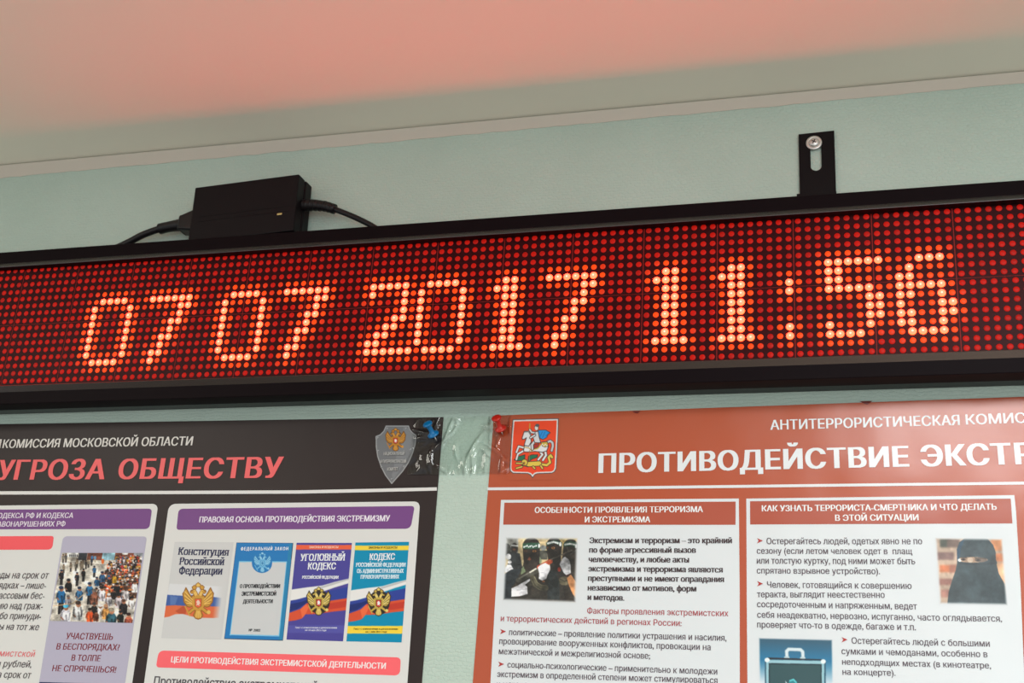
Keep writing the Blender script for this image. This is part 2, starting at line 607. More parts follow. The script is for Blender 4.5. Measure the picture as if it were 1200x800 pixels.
brk = thing('mounting_bracket', (381, 30, 22), 'black slotted steel bracket screwed to the wall above the sign', 'bracket')
from_bm('slotted_plate', slotted_plate(), brk, M_BRACKET)
bm = bmesh.new()
bm_box(bm, 363.6, 396.0, 17.0, 30.4, 22.3, 25.6, 0.4)
bm_box(bm, 363.8, 396.1, 26.4, 28.5, 25.0, 38.4, 0.3)
from_bm('bracket_foot', bm, brk, M_BRACKET)
scx, scz = 378.9, 86.6
lathe('washer', (scx, 28.5, scz), (0, -1, 0), [(0, 6.7), (0.6, 6.75), (1.1, 6.3), (1.35, 5.2), (1.0, 4.3), (0.9, 4.2)], brk, M_STEEL)
lathe('screw_head', (scx, 28.0, scz), (0, -1, 0), [(0, 4.3), (1.0, 4.3), (1.7, 4.0), (2.3, 3.0), (2.65, 1.6), (2.75, 0.2)], brk, M_STEEL)
bm = bmesh.new()
for ang in (0.5, 0.5 + math.pi / 2):
    rot = Matrix.Rotation(ang, 3, 'Y')
    bm_box(bm, scx - 2.1, scx + 2.1, 25.15, 25.9, scz - 0.42, scz + 0.42, 0, rot=rot, pivot=(scx, 25.5, scz))
from_bm('cross_recess', bm, brk, M_SLOT)

# ------------------------------------------------------------------ power adapter lying on the display
ad = thing('power_adapter', (-140, 15, 21.6), 'black power adapter box with two cables lying on top of the display', 'power adapter')
ROLL = Matrix.Rotation(math.radians(-1.9), 3, 'Y') @ Matrix.Rotation(math.radians(-1.6), 3, 'Z')
PV = (-140, 15, 23.4)


def adapter_box(x0, x1, y0, y1, z0, z1, bev):
    bm = bmesh.new()
    bm_box(bm, x0, x1, y0, y1, z0, z1, bev, rot=ROLL, pivot=PV)
    return bm


from_bm('front_shell', adapter_box(-196.5, -86.0, 1.8, 15.0, 21.8, 80.2, 1.3), ad, M_ADAPT)
from_bm('rear_shell', adapter_box(-195.9, -85.0, 15.3, 27.6, 22.2, 79.8, 1.3), ad, M_ADAPT)
from_bm('shell_seam', adapter_box(-195.3, -86.8, 14.5, 16.0, 22.8, 79.0, 0.3), ad, M_SLOT)
from_bm('label_ridge', adapter_box(-188, -92, 1.5, 2.2, 42.5, 43.3, 0.1), ad, M_ADAPT)
from_bm('label_ridge', adapter_box(-188, -92, 1.5, 2.2, 47.5, 48.3, 0.1), ad, M_ADAPT)
tag(from_bm('indicator_window', adapter_box(-104.5, -99.5, 1.55, 2.2, 39.4, 41.2, 0.15), ad, M_INDIC), 'small pale indicator window')
# left: mains connector, its sleeve and cable
bm = bmesh.new()
bm_box(bm, -214, -195, 4.5, 25.5, 34, 56, 3.0, 3)
for v in bm.verts:
    if v.co.x < -205:
        v.co.z = 45.2 + (v.co.z - 45) * 0.70 + (v.co.x + 205) * 0.1
        v.co.y = 15 + (v.co.y - 15) * 0.8
from_bm('mains_connector', bm, ad, M_CABLE, smooth=False)
tube('strain_relief', [(-212, 15, 45.2), (-221, 15.4, 45.0), (-231, 16.4, 44.6), (-239, 17.3, 43.8)], [6.6, 5.6, 5.2, 5.4], ad, M_CABLE)
tube('cable', [(-236, 17, 44.2), (-247, 18, 42.4), (-260, 19, 38.8), (-274, 20, 32.8), (-290, 20.5, 27.2), (-312, 20.5, 24.6), (-360, 20, 24.4), (-450, 20, 24.2)], [3.4] * 8, ad, M_CABLE)
# right: low-voltage lead
bm_pts = [(-87, 13.5, 55.6), (-76, 13.5, 55.2), (-64, 13.6, 53.0), (-54, 14, 49.4)]
tube('strain_relief', bm_pts, [6.0, 5.3, 4.9, 4.8], ad, M_CABLE)
for k in range(7):
    t = 0.12 + k * 0.13
    i = min(int(t * 3), 2); f = t * 3 - i
    p = tuple(bm_pts[i][q] * (1 - f) + bm_pts[i + 1][q] * f for q in range(3))
    tube('relief_ridge', [p, (p[0] + 1.3, p[1], p[2] - 0.3)], [5.75 - 0.14 * k] * 2, ad, M_CABLE, sub=1)
tube('cable', [(-56, 14, 50.2), (-46, 14.5, 46.0), (-33, 15.8, 40.2), (-20, 17.4, 33.6), (-8, 18.6, 27.0), (6, 19.4, 24.8), (40, 20, 24.8), (120, 20, 24.8), (200, 20.5, 25.0)], [2.7] * 9, ad, M_CABLE)


# ------------------------------------------------------------------ printing
class Ink:
    """flat printed shapes on one layer, collected into one mesh"""

    def __init__(s, y):
        s.y, s.v, s.f, s.c = y, [], [], []

    def poly_mm(s, pts, color):
        o = len(s.v)
        tri = tessellate_polygon([[Vector((a, b, 0)) for a, b in pts]])
        s.v += [(a, s.y, b) for a, b in pts]
        s.c += [lin(color)] * len(pts)
        s.f += [tuple(o + i for i in t) for t in tri]

    def poly(s, pts, color):
        s.poly_mm([W(*p) for p in pts], color)

    def rrect(s, tl, tr, br, bl, rad, color):
        """quadrilateral with rounded corners, px"""
        P = [np.array(p, float) for p in (tl, tr, br, bl)]
        out = []
        rads = rad if isinstance(rad, (list, tuple)) else [rad] * 4
        for i in range(4):
            p, a, b = P[i], P[i - 1], P[(i + 1) % 4]
            r = rads[i]
            if r <= 0:
                out.append(tuple(p)); continue
            da = (a - p) / np.linalg.norm(a - p); db = (b - p) / np.linalg.norm(b - p)
            p0, p1 = p + da * r, p + db * r
            for k in range(7):
                t = k / 6
                out.append(tuple((1 - t) ** 2 * p0 + 2 * t * (1 - t) * (p * 0.86 + (p0 + p1) * 0.07) + t * t * p1))
        s.poly(out, color)

    def band(s, pts, th, color):
        """horizontal-ish ruled line, th in px"""
        for (a, b) in zip(pts[:-1], pts[1:]):
            s.poly([(a[0], a[1] - th / 2), (b[0], b[1] - th / 2), (b[0], b[1] + th / 2), (a[0], a[1] + th / 2)], color)

    def build(s, name, parent, m):
        return pydata(name, s.v, s.f, parent, m, inks=s.c)


OUTL = {}


def outlines(txt, space):
    key = (txt, space)
    if key in OUTL: return OUTL[key]
    c = bpy.data.curves.new('glyphs', 'FONT')
    c.body = txt
    c.fill_mode = 'NONE'
    c.resolution_u = 4
    c.space_character = space
    o = bpy.data.objects.new('glyphs', c)
    COL.objects.link(o)
    dg = bpy.context.evaluated_depsgraph_get()
    me = bpy.data.meshes.new_from_object(o.evaluated_get(dg))
    co = np.array([v.co[:2] for v in me.vertices])
    ed = np.array([e.vertices[:] for e in me.edges])
    seg = np.hstack([co[ed[:, 0]], co[ed[:, 1]]])
    # closing edges may be stored with swapped ends: walk order is v0 -> v1 except for the loop closer
    bpy.data.objects.remove(o)
    bpy.data.curves.remove(c)
    bpy.data.meshes.remove(me)
    OUTL[key] = seg
    return seg


CAPH = None


def cap_height():
    global CAPH
    if CAPH is None:
        s = outlines('Н', 1.0)
        CAPH = (s[:, [1, 3]].min(), s[:, [1, 3]].max())
    return CAPH


def merge(sp):
    sp.sort()
    out = []
    for a, b in sp:
        if out and a <= out[-1][1]:
            out[-1][1] = max(out[-1][1], b)
        else:
            out.append([a, b])
    return out


def text(ink, s, p0, p1, cap, color, bx=0.0, by=0.0, serif=0.0, shear=0.0, space=1.0):
    """one line of lettering between two measured baseline ends; cap = capital height in px,
    bx / by = stroke weight added sideways / upwards in units of the capital height"""
    A, B = np.array(W(*p0)), np.array(W(*p1))
    L = np.linalg.norm(B - A)
    d = (B - A) / L
    nrm = np.array([-d[1], d[0]])
    mid = ((p0[0] + p1[0]) / 2, (p0[1] + p1[1]) / 2)
    H = W(mid[0], mid[1] - cap)[1] - W(*mid)[1]
    b0, b1 = cap_height()
    seg = outlines(s, space).copy()
    xs = np.concatenate([seg[:, 0], seg[:, 2]])
    ky = H / (b1 - b0)
    seg[:, [1, 3]] *= ky
    ex = bx * H
    kx = (L - 2 * ex) / (xs.max() - xs.min())
    seg[:, [0, 2]] = (seg[:, [0, 2]] - xs.min()) * kx + ex
    if serif:
        pass
    ys = np.concatenate([seg[:, 1], seg[:, 3]])
    rows = int(min(max(cap * 2.4, 16), 60))
    h = H / rows
    y_lo, y_hi = ys.min() - by * H, ys.max() + by * H
    nr = int(math.ceil((y_hi - y_lo) / h))
    spans = []
    dirs = np.sign(seg[:, 3] - seg[:, 1])
    lo = np.minimum(seg[:, 1], seg[:, 3]); hi = np.maximum(seg[:, 1], seg[:, 3])
    for i in range(nr):
        y = y_lo + (i + 0.5) * h + 1e-7
        k = (lo <= y) & (y < hi)
        if not k.any():
            spans.append([]); continue
        S = seg[k]
        xx = S[:, 0] + (y - S[:, 1]) / (S[:, 3] - S[:, 1]) * (S[:, 2] - S[:, 0])
        o = np.argsort(xx)
        w = 0; sp = []; start = None
        for j in o:
            nw = w + dirs[k][j]
            if w == 0 and nw != 0: start = xx[j]
            if w != 0 and nw == 0: sp.append((start, xx[j]))
            w = nw
        e = ex
        if serif:
            for edge in (0.0, H, H * 0.72):
                if abs(y - edge) < H * 0.07: e = ex + serif * H
        spans.append([[a - e, b + e] for a, b in sp])
    kk = int(round(by * H / h))
    res = []
    for i in range(nr):
        allsp = []
        for j in range(max(0, i - kk), min(nr, i + kk + 1)):
            allsp += [tuple(q) for q in spans[j]]
        res.append(merge(allsp) if allsp else [])
    # stack rows whose spans agree into taller quads
    active = {}
    quads = []
    for i in range(nr + 1):
        cur = {}
        if i < nr:
            for a, b in res[i]:
                key = (round(a / (h * 0.5)), round(b / (h * 0.5)))
                if key in active: cur[key] = active.pop(key)
                else: cur[key] = (i, a, b)
        for key, (st, a, b) in active.items():
            quads.append((a, b, y_lo + st * h, y_lo + i * h))
        active = cur
    lc = lin(color)
    for a, b, ya, yb in quads:
        o = len(ink.v)
        for xx, yy in ((a, ya), (b, ya), (b, yb), (a, yb)):
            p = A + d * (xx + shear * yy) + nrm * yy
            ink.v.append((p[0], ink.y, p[1]))
            ink.c.append(lc)
        ink.f.append((o, o + 1, o + 2, o + 3))


class Picture:
    """a printed photograph: colours painted on a fine grid laid over a quadrilateral (px corners)"""

    def __init__(s, tl, tr, br, bl, bg, res=2.0, crop=(0, 0, 1.0)):
        s.q = [np.array(p, float) for p in (tl, tr, br, bl)]
        w = max(np.linalg.norm(s.q[1] - s.q[0]), np.linalg.norm(s.q[2] - s.q[3]))
        hh = max(np.linalg.norm(s.q[3] - s.q[0]), np.linalg.norm(s.q[2] - s.q[1]))
        s.nx, s.ny = int(w * res), int(hh * res)
        s.ss = 2
        s.w, s.h = s.nx * s.ss, s.ny * s.ss
        s.a = np.zeros((s.h, s.w, 3)); s.a[:] = bg
        s.crop = crop
        s.yy, s.xx = np.mgrid[0:s.h, 0:s.w] + 0.5
        s.unit = s.w / w                      # canvas cells per photograph px

    def st(s, p):
        """crop coords -> canvas coords (inverse bilinear)"""
        ox, oy, k = s.crop
        u, v = ox + p[0] / k, oy + p[1] / k
        S, T = 0.5, 0.5
        a, b, c, d = s.q
        for _ in range(8):
            e = (1 - T) * ((1 - S) * a + S * b) + T * ((1 - S) * d + S * c) - (u, v)
            ds = (1 - T) * (b - a) + T * (c - d)
            dt = (1 - S) * (d - a) + S * (c - b)
            det = ds[0] * dt[1] - ds[1] * dt[0]
            S -= (e[0] * dt[1] - e[1] * dt[0]) / det
            T -= (ds[0] * e[1] - ds[1] * e[0]) / det
        return S * s.w, T * s.h

    def _poly(s, P, color):
        P = np.array(P)
        x0, x1 = int(max(P[:, 0].min() - 1, 0)), int(min(P[:, 0].max() + 2, s.w))
        y0, y1 = int(max(P[:, 1].min() - 1, 0)), int(min(P[:, 1].max() + 2, s.h))
        if x1 <= x0 or y1 <= y0: return
        X, Y = s.xx[y0:y1, x0:x1], s.yy[y0:y1, x0:x1]
        ins = np.zeros(X.shape, bool)
        n_ = len(P)
        for i in range(n_):
            xa, ya = P[i]; xb, yb = P[(i + 1) % n_]
            if ya == yb: continue
            c = ((ya > Y) != (yb > Y)) & (X < (xb - xa) * (Y - ya) / (yb - ya) + xa)
            ins ^= c
        s.a[y0:y1, x0:x1][ins] = color

    def poly(s, pts, color, line=None, lw=0):
        P = [s.st(p) for p in pts]
        s._poly(P, color)
        if line is not None:
            s.path(list(pts) + [pts[0]], lw, line)

    def ell(s, cx, cy, rx, ry, color, ang=0.0):
        pts = []
        for k in range(20):
            th = 2 * math.pi * k / 20
            x_, y_ = rx * math.cos(th), ry * math.sin(th)
            pts.append((cx + x_ * math.cos(ang) - y_ * math.sin(ang), cy + x_ * math.sin(ang) + y_ * math.cos(ang)))
        s._poly([s.st(p) for p in pts], color)

    def path(s, pts, wd, color):
        """thick round polyline, width in crop units"""
        r = wd / s.crop[2] * s.unit / 2
        P = [s.st(p) for p in pts]
        for (xa, ya), (xb, yb) in zip(P[:-1], P[1:]):
            x0, x1 = int(max(min(xa, xb) - r - 1, 0)), int(min(max(xa, xb) + r + 2, s.w))
            y0, y1 = int(max(min(ya, yb) - r - 1, 0)), int(min(max(ya, yb) + r + 2, s.h))
            if x1 <= x0 or y1 <= y0: continue
            X, Y = s.xx[y0:y1, x0:x1], s.yy[y0:y1, x0:x1]
            dx, dy = xb - xa, yb - ya
            t = np.clip(((X - xa) * dx + (Y - ya) * dy) / (dx * dx + dy * dy + 1e-9), 0, 1)
            ins = (X - xa - t * dx) ** 2 + (Y - ya - t * dy) ** 2 <= r * r
            s.a[y0:y1, x0:x1][ins] = color

    def blur(s, n_):
        for _ in range(2):
            for ax in (0, 1):
                pad = np.concatenate([s.a.take([0] * n_, ax), s.a, s.a.take([-1] * n_, ax)], ax)
                s.a = sum(np.roll(pad, -k, ax) for k in range(2 * n_ + 1)).take(range(s.a.shape[ax]), ax) / (2 * n_ + 1)

    def grain(s, amp, seed):
        s.a = np.clip(s.a + np.random.RandomState(seed).normal(0, amp, s.a.shape[:2] + (1,)), 0, 255)

    def mottle(s, amp, cells, seed):
        """soft tonal variation of a real photographic print"""
        r_ = np.random.RandomState(seed)
        tot = np.zeros((s.h, s.w))
        for c_, a_ in ((cells, 1.0), (cells * 2, 0.6), (cells * 5, 0.4)):
            g = r_.normal(0, 1, (c_ + 2, c_ + 2))
            fy = np.linspace(0, c_, s.h); fx = np.linspace(0, c_, s.w)
            iy, ix = fy.astype(int), fx.astype(int)
            ty, tx = (fy - iy)[:, None], (fx - ix)[None, :]
            ty, tx = ty * ty * (3 - 2 * ty), tx * tx * (3 - 2 * tx)
            tot += a_ * ((g[iy][:, ix] * (1 - tx) + g[iy][:, ix + 1] * tx) * (1 - ty) + (g[iy + 1][:, ix] * (1 - tx) + g[iy + 1][:, ix + 1] * tx) * ty)
        s.a = np.clip(s.a * (1 + amp * tot[..., None]) + 14 * amp * tot[..., None], 0, 255)

    def feather(s, px, paper, sides='lrtb'):
        r = px * s.unit
        e = np.full(s.a.shape[:2], 1e9)
        if 'l' in sides: e = np.minimum(e, s.xx)
        if 'r' in sides: e = np.minimum(e, s.w - s.xx)
        if 't' in sides: e = np.minimum(e, s.yy)
        if 'b' in sides: e = np.minimum(e, s.h - s.yy)
        k = np.clip(e / r, 0, 1)[..., None]
        k = k * k * (3 - 2 * k)
        s.a = s.a * k + np.array(paper) * (1 - k)

    def build(s, name, parent, m, y, label=None):
        A = s.a.reshape(s.ny, s.ss, s.nx, s.ss, 3).mean((1, 3))
        nx, ny = s.nx, s.ny
        S = (np.arange(nx) + 0.5) / nx; T = (np.arange(ny) + 0.5) / ny
        S[0], S[-1], T[0], T[-1] = 0, 1, 0, 1
        tt, ss_ = np.meshgrid(T, S, indexing='ij')
        a, b, c, d = s.q
        uv = ((1 - tt) * (1 - ss_))[..., None] * a + ((1 - tt) * ss_)[..., None] * b + (tt * ss_)[..., None] * c + (tt * (1 - ss_))[..., None] * d
        D = np.stack([(uv[..., 0] - 600) / FPX, (uv[..., 1] - 400) / FPX, np.ones(uv.shape[:2])], -1) @ ROT
        t = (WALL - CAM[1]) / D[..., 1]
        P = CAM + t[..., None] * D
        verts = [(p[0], y, p[2]) for p in P.reshape(-1, 3)]
        idx = np.arange(nx * ny).reshape(ny, nx)
        faces = np.stack([idx[:-1, :-1], idx[1:, :-1], idx[1:, 1:], idx[:-1, 1:]], -1).reshape(-1, 4).tolist()
        c_ = A.reshape(-1, 3) / 255
        l_ = np.where(c_ <= 0.04045, c_ / 12.92, ((c_ + 0.055) / 1.055) ** 2.4)
        o = pydata(name, verts, faces, parent, m, inks=l_)
        if label: o['label'] = label
        return o


def eagle(p, cx, cy, w, h, gold, dark, red=(200, 60, 50), pale=(240, 235, 225), tone=None):
    """double-headed eagle with crowns, shield, sceptre and orb, centre and size in crop units"""
    hi = tone or tuple(min(255, int(v * 1.22)) for v in gold)
    X = lambda x_: cx + x_ * w / 2
    Y = lambda y_: cy + y_ * h / 2
    lw = w * 0.035
    for sg in (-1, 1):
        wing = [(0.16, -0.12), (0.30, -0.34), (0.44, -0.20), (0.60, -0.42), (0.80, -0.72), (0.90, -0.52), (1.0, -0.40), (0.95, -0.15), (0.93, 0.05), (0.82, 0.18), (0.72, 0.30), (0.55, 0.34), (0.36, 0.30), (0.2, 0.2)]
        p.poly([(X(sg * a), Y(b)) for a, b in wing], gold, dark, lw)
        for a, b, a2, b2 in ((0.34, 0.0, 0.86, -0.5), (0.36, 0.08, 0.88, -0.28), (0.38, 0.15, 0.84, -0.06), (0.36, 0.2, 0.72, 0.12)):
            p.path([(X(sg * a), Y(b)), (X(sg * a2), Y(b2))], w * 0.04, hi)
            p.path([(X(sg * a), Y(b + 0.05)), (X(sg * a2), Y(b2 + 0.08))], w * 0.018, dark)
        # leg with talon
        p.path([(X(sg * 0.18), Y(0.38)), (X(sg * 0.42), Y(0.52)), (X(sg * 0.55), Y(0.62))], w * 0.13, dark)
        p.path([(X(sg * 0.18), Y(0.38)), (X(sg * 0.42), Y(0.52)), (X(sg * 0.55), Y(0.62))], w * 0.08, gold)
        # neck and head
        p.path([(X(sg * 0.08), Y(-0.1)), (X(sg * 0.16), Y(-0.38)), (X(sg * 0.26), Y(-0.52)), (X(sg * 0.40), Y(-0.5))], w * 0.14, dark)
        p.path([(X(sg * 0.08), Y(-0.1)), (X(sg * 0.16), Y(-0.38)), (X(sg * 0.26), Y(-0.52))], w * 0.10, hi)
        p.path([(X(sg * 0.26), Y(-0.52)), (X(sg * 0.44), Y(-0.46))], w * 0.05, gold)
        # small crown
        p.poly([(X(sg * 0.14), Y(-0.64)), (X(sg * 0.10), Y(-0.80)), (X(sg * 0.26), Y(-0.86)), (X(sg * 0.40), Y(-0.76)), (X(sg * 0.34), Y(-0.62))], gold, dark, lw * 0.7)
    # big crown with ribbons
    p.path([(X(-0.3), Y(-0.78)), (X(0), Y(-0.84)), (X(0.3), Y(-0.78))], w * 0.03, gold)
    p.poly([(X(-0.13), Y(-0.76)), (X(-0.16), Y(-0.9)), (X(0), Y(-1.0)), (X(0.16), Y(-0.9)), (X(0.13), Y(-0.76))], hi, dark, lw * 0.7)
    # tail
    p.poly([(X(-0.14), Y(0.45)), (X(-0.30), Y(0.80)), (X(-0.18), Y(0.95)), (X(0), Y(1.0)), (X(0.18), Y(0.95)), (X(0.30), Y(0.80)), (X(0.14), Y(0.45))], gold, dark, lw)
    for a in (-0.14, 0, 0.14):
        p.path([(X(a * 0.5), Y(0.55)), (X(a), Y(0.9))], w * 0.035, hi)
    # sceptre and orb
    p.path([(X(-0.85), Y(0.3)), (X(-0.55), Y(0.82))], w * 0.04, gold)
    p.ell(X(0.68), Y(0.62), w * 0.06, h * 0.055, hi)
    # body and shield with a pale rider
    p.ell(X(0), Y(0.12), w * 0.2, h * 0.22, gold)
    p.poly([(X(-0.21), Y(-0.12)), (X(0.21), Y(-0.12)), (X(0.21), Y(0.28)), (X(0), Y(0.40)), (X(-0.21), Y(0.28))], red, dark, lw * 0.6)
    p.poly([(X(-0.13), Y(0.06)), (X(-0.02), Y(-0.06)), (X(0.08), Y(0.0)), (X(0.14), Y(0.14)), (X(0.05), Y(0.2)), (X(0.1), Y(0.28)), (X(-0.06), Y(0.22)), (X(-0.13), Y(0.28)), (X(-0.08), Y(0.14))], pale)


PAPER_L = (222, 221, 217)
PAPER_R = (222, 226, 227)
YS, YP, YB, YT = WALL - 0.55, WALL - 0.70, WALL - 0.85, WALL - 1.0      # sheet, panel, band, lettering


def sheet(name, parent, m, corners, color, wave, seed, top_jitter=0.0):
    """thin paper sheet following the wall; corners in mm (x0, x1, z0, z1) as lists of edge points"""
    xl, xr, zt, zb = corners
    nx, nz = 60, 40
    r_ = random.Random(seed)
    ph = [r_.uniform(0, 6) for _ in range(4)]
    vs, fs = [], []
    for side in (0, 1):
        for j in range(nz + 1):
            for i in range(nx + 1):
                t = j / nz; s_ = i / nx
                xa = xl(t); xb = xr(t)
                x_ = xa + (xb - xa) * s_
                z_ = zt(x_) * (1 - t) + zb * t
                vs.append((x_, YS if side == 0 else WALL - 0.15, z_))
    n_ = (nx + 1) * (nz + 1)
    for j in range(nz):
        for i in range(nx):
            a = j * (nx + 1) + i
            fs.append((a, a + nx + 1, a + nx + 2, a + 1))
            fs.append((n_ + a, n_ + a + 1, n_ + a + nx + 2, n_ + a + nx + 1))
    def rim(seq):
        for a, b in zip(seq[:-1], seq[1:]):
            fs.append((a, b, n_ + b, n_ + a))
    rim(list(range(nx + 1)))
    rim([nz * (nx + 1) + i for i in range(nx, -1, -1)])
    rim([j * (nx + 1) for j in range(nz, -1, -1)])
    rim([j * (nx + 1) + nx for j in range(nz + 1)])
    return pydata(name, vs, fs, parent, m, inks=[lin(color)] * len(vs))


# ------------------------------------------------------------------ left poster
PL = thing('information_poster', (-150, WALL, -560), 'black information poster with coral heading and white panels pinned left of the gap', 'poster')
ml = M_PRINT_L
DARK = (49, 39, 38)
x_r = lambda t: 64.4 + 1.4 * t
sheet('sheet', PL, ml, (lambda t: -560.0, x_r, lambda x_: -149.6 + (x_ - 64) * -0.0066, -560.0), DARK, 0.3, 1)
hd = Ink(YT)
text(hd, 'КОМИССИЯ МОСКОВСКОЙ ОБЛАСТИ', (3.3, 525.2), (225.8, 522), 10.2, (226, 219, 212), bx=0.035, by=0.02)
text(hd, 'АНТИТЕРРОРИСТИЧЕСКАЯ', (-166, 527.5), (0.9, 525.3), 10.2, (226, 219, 212), bx=0.035, by=0.02)
hd.build('issuer_line', PL, ml)
hd = Ink(YT)
CORAL = (243, 106, 106)
text(hd, 'У', (-4, 562.6), (15.2, 562.3), 23.6, CORAL, bx=0.06, by=0.006)
text(hd, 'ГРОЗА', (16.3, 562.2), (123, 561.6), 23.6, CORAL, bx=0.06, by=0.006, space=1.08)
text(hd, 'ОБЩЕСТВУ', (137.7, 561.5), (330.3, 560.0), 24.2, CORAL, bx=0.06, by=0.006, space=1.08)
hd.build('coral_heading', PL, ml)
ln = Ink(YB)
ln.band([(-150, 582), (0, 577.6), (170, 577.2), (350, 576.5), (430, 574.9), (512.3, 573.0)], 3.9, (226, 224, 220))
ln.build('ruled_line', PL, ml)

# panel cut by the left edge of the photograph
p1 = Ink(YP)
p1.rrect((-150, 594), (186, 590.3), (149, 845), (-170, 838), (0, 7, 0, 0), PAPER_L)
p1 = p1.build('white_panel', PL, ml)
b = Ink(YB)
PURPLE = (121, 74, 134)
b.rrect((-140, 598), (178.8, 596), (175.6, 619.9), (-142, 620.5), (0, 4, 5, 0), PURPLE)
b.build('purple_band', p1, ml)
t = Ink(YT)
text(t, 'КОДЕКСА РФ И КОДЕКСА', (-6.5, 607.2), (86.3, 607), 6.1, (232, 222, 232), bx=0.035, by=0.02)
text(t, 'ПРАВОНАРУШЕНИЯХ РФ', (-12, 617.1), (77, 616.7), 6.1, (232, 222, 232), bx=0.035, by=0.02)
t.build('band_lettering', p1, ml)
b = Ink(YB)
b.rrect((-140, 629), (63.8, 628), (61.8, 644), (-142, 644.5), (0, 3, 5, 0), (246, 92, 98))
b.build('coral_tag', p1, ml)
b = Ink(YB)
b.rrect((74.6, 628.3), (172.8, 628.6), (142, 835), (41, 833), (5, 4, 0, 0), (184, 179, 198))
b.build('lavender_box', p1, ml)
t = Ink(YT)
GREY = (84, 74, 76)
for s_, a_, b_ in (('годы на срок от', (-7.6, 677.4), (56.7, 677.8)), ('ядках – лише-', (-1, 689.3), (54, 689.7)),
                   ('ассовым бес-', (-1.2, 701.3), (52.2, 701.6)), ('ию над граж-', (-2, 713.3), (50.2, 713.8)),
                   ('бо принуди-', (-0.5, 725.2), (48, 725.8)), ('годы на тот же', (-14.5, 737.3), (45.6, 738.4)),
                   ('тысяч рублей,', (-25, 780.8), (37.2, 782)), ('на срок от', (-7.5, 793.6), (36.2, 794.6))):
    text(t, s_, a_, b_, 8.0, GREY, bx=0.015, by=0.008, shear=0.14)
text(t, 'ремистской', (-11, 768.6), (40.6, 769.6), 7.8, (232, 98, 104), shear=0.14)
t.build('body_text', p1, ml)
t = Ink(YT)
MAROON = (128, 36, 46)
text(t, 'УЧАСТВУЕШЬ', (77.6, 748.8), (132.6, 749.8), 7.5, MAROON, bx=0.03, by=0.02, shear=0.05)
text(t, 'В БЕСПОРЯДКАХ?', (66.5, 760.8), (140.2, 762), 7.3, MAROON, bx=0.03, by=0.02, shear=0.05)
text(t, 'В ТОЛПЕ', (84.0, 774), (118.0, 774.9), 7.2, MAROON, bx=0.03, by=0.02, shear=0.05)
text(t, 'НЕ СПРЯЧЕШЬСЯ!', (61.6, 786.3), (136.2, 788.2), 7.2, MAROON, bx=0.03, by=0.02, shear=0.05)
t.build('slogan', p1, ml)

# crowd photograph
pc = Picture((73.4, 647.8), (168.4, 648.0), (156.1, 729.9), (59.3, 727.4), (214, 206, 192), 2.4, (60, 640, 8.42))
pc.poly([(100, 60), (920, 60), (920, 150), (100, 140)], (196, 186, 170))
for a_, b_, c_ in ((170, 275, (226, 224, 218)), (280, 365, (48, 50, 56)), (368, 516, (112, 60, 44)), (516, 645, (152, 196, 210)), (640, 825, (118, 66, 50)), (825, 925, (160, 164, 170))):
    pc.poly([(a_, 60), (b_, 60), (b_ - 12, 108 if b_ < 300 else 138), (a_ - 12, 108 if b_ < 300 else 136)], c_)
for k in range(5):
    pc.ell(190 + k * 18, 92, 6, 12, (70, 72, 76))
pc.path([(100, 150), (500, 185), (900, 160)], 8, (168, 158, 146))
pc.poly([(700, 60), (770, 60), (760, 85), (712, 85)], (220, 220, 214))
rr = random.Random(7)


def man(x_, y_, k, shirt, hair, skin=(150, 100, 74), legs=None):
    if legs:
        pc.path([(x_ - 4 * k, y_ + 22 * k), (x_ - 7 * k, y_ + 62 * k)], 9 * k, legs)
        pc.path([(x_ + 5 * k, y_ + 22 * k), (x_ + 3 * k, y_ + 62 * k)], 9 * k, legs)
    pc.poly([(x_ - 9 * k, y_ - 14 * k), (x_ + 9 * k, y_ - 14 * k), (x_ + 15 * k, y_ - 4 * k), (x_ + 13 * k, y_ + 27 * k), (x_ - 13 * k, y_ + 27 * k), (x_ - 15 * k, y_ - 4 * k)], shirt)
    if k > 1.15:
        dk = tuple(int(v * 0.6) for v in shirt)
        pc.path([(x_ - 12 * k, y_ - 4 * k), (x_ - 14 * k, y_ + 10 * k)], 7 * k, dk)
        pc.path([(x_ - 14 * k, y_ + 10 * k), (x_ - 8 * k, y_ + 17 * k)], 4 * k, skin)
        pc.path([(x_ + 13 * k, y_ - 2 * k), (x_ + 9 * k, y_ + 16 * k)], 5 * k, dk)
        pc.path([(x_ + 1 * k, y_ + 4 * k), (x_ + 4 * k, y_ + 26 * k)], 6 * k, dk)
    pc.ell(x_ + 1 * k, y_ - 20 * k, 7.5 * k, 9 * k, skin)
    pc.ell(x_, y_ - 25 * k, 8.5 * k, 6 * k, hair)


BLK, NAVY, BLUE, TAN = (30, 28, 32), (34, 44, 66), (40, 96, 140), (150, 134, 112)
for x_, y_ in ((125, 105), (152, 100), (200, 190), (250, 185), (262, 150), (318, 160), (350, 165), (375, 150), (405, 130), (130, 205), (300, 175)):
    man(x_, y_, 0.95, rr.choice([TAN, TAN, (120, 112, 100), (70, 66, 64)]), (60, 48, 40), legs=rr.choice([(60, 54, 50), (110, 96, 80)]))
pc.ell(515, 150, 14, 26, (236, 112, 44))
man(410, 105, 0.8, (50, 96, 140), BLK, legs=NAVY); man(440, 108, 0.8, (96, 140, 170), BLK, legs=(150, 140, 120))
man(432, 228, 1.2, BLUE, NAVY, legs=BLK); man(325, 262, 1.35, BLK, BLK, legs=BLK); man(262, 300, 1.45, (34, 34, 40), BLK, legs=BLK)
man(108, 280, 1.6, BLK, NAVY, legs=(36, 32, 34))
man(590, 180, 1.0, (60, 84, 100), BLK, legs=NAVY); man(634, 215, 1.2, BLUE, NAVY)
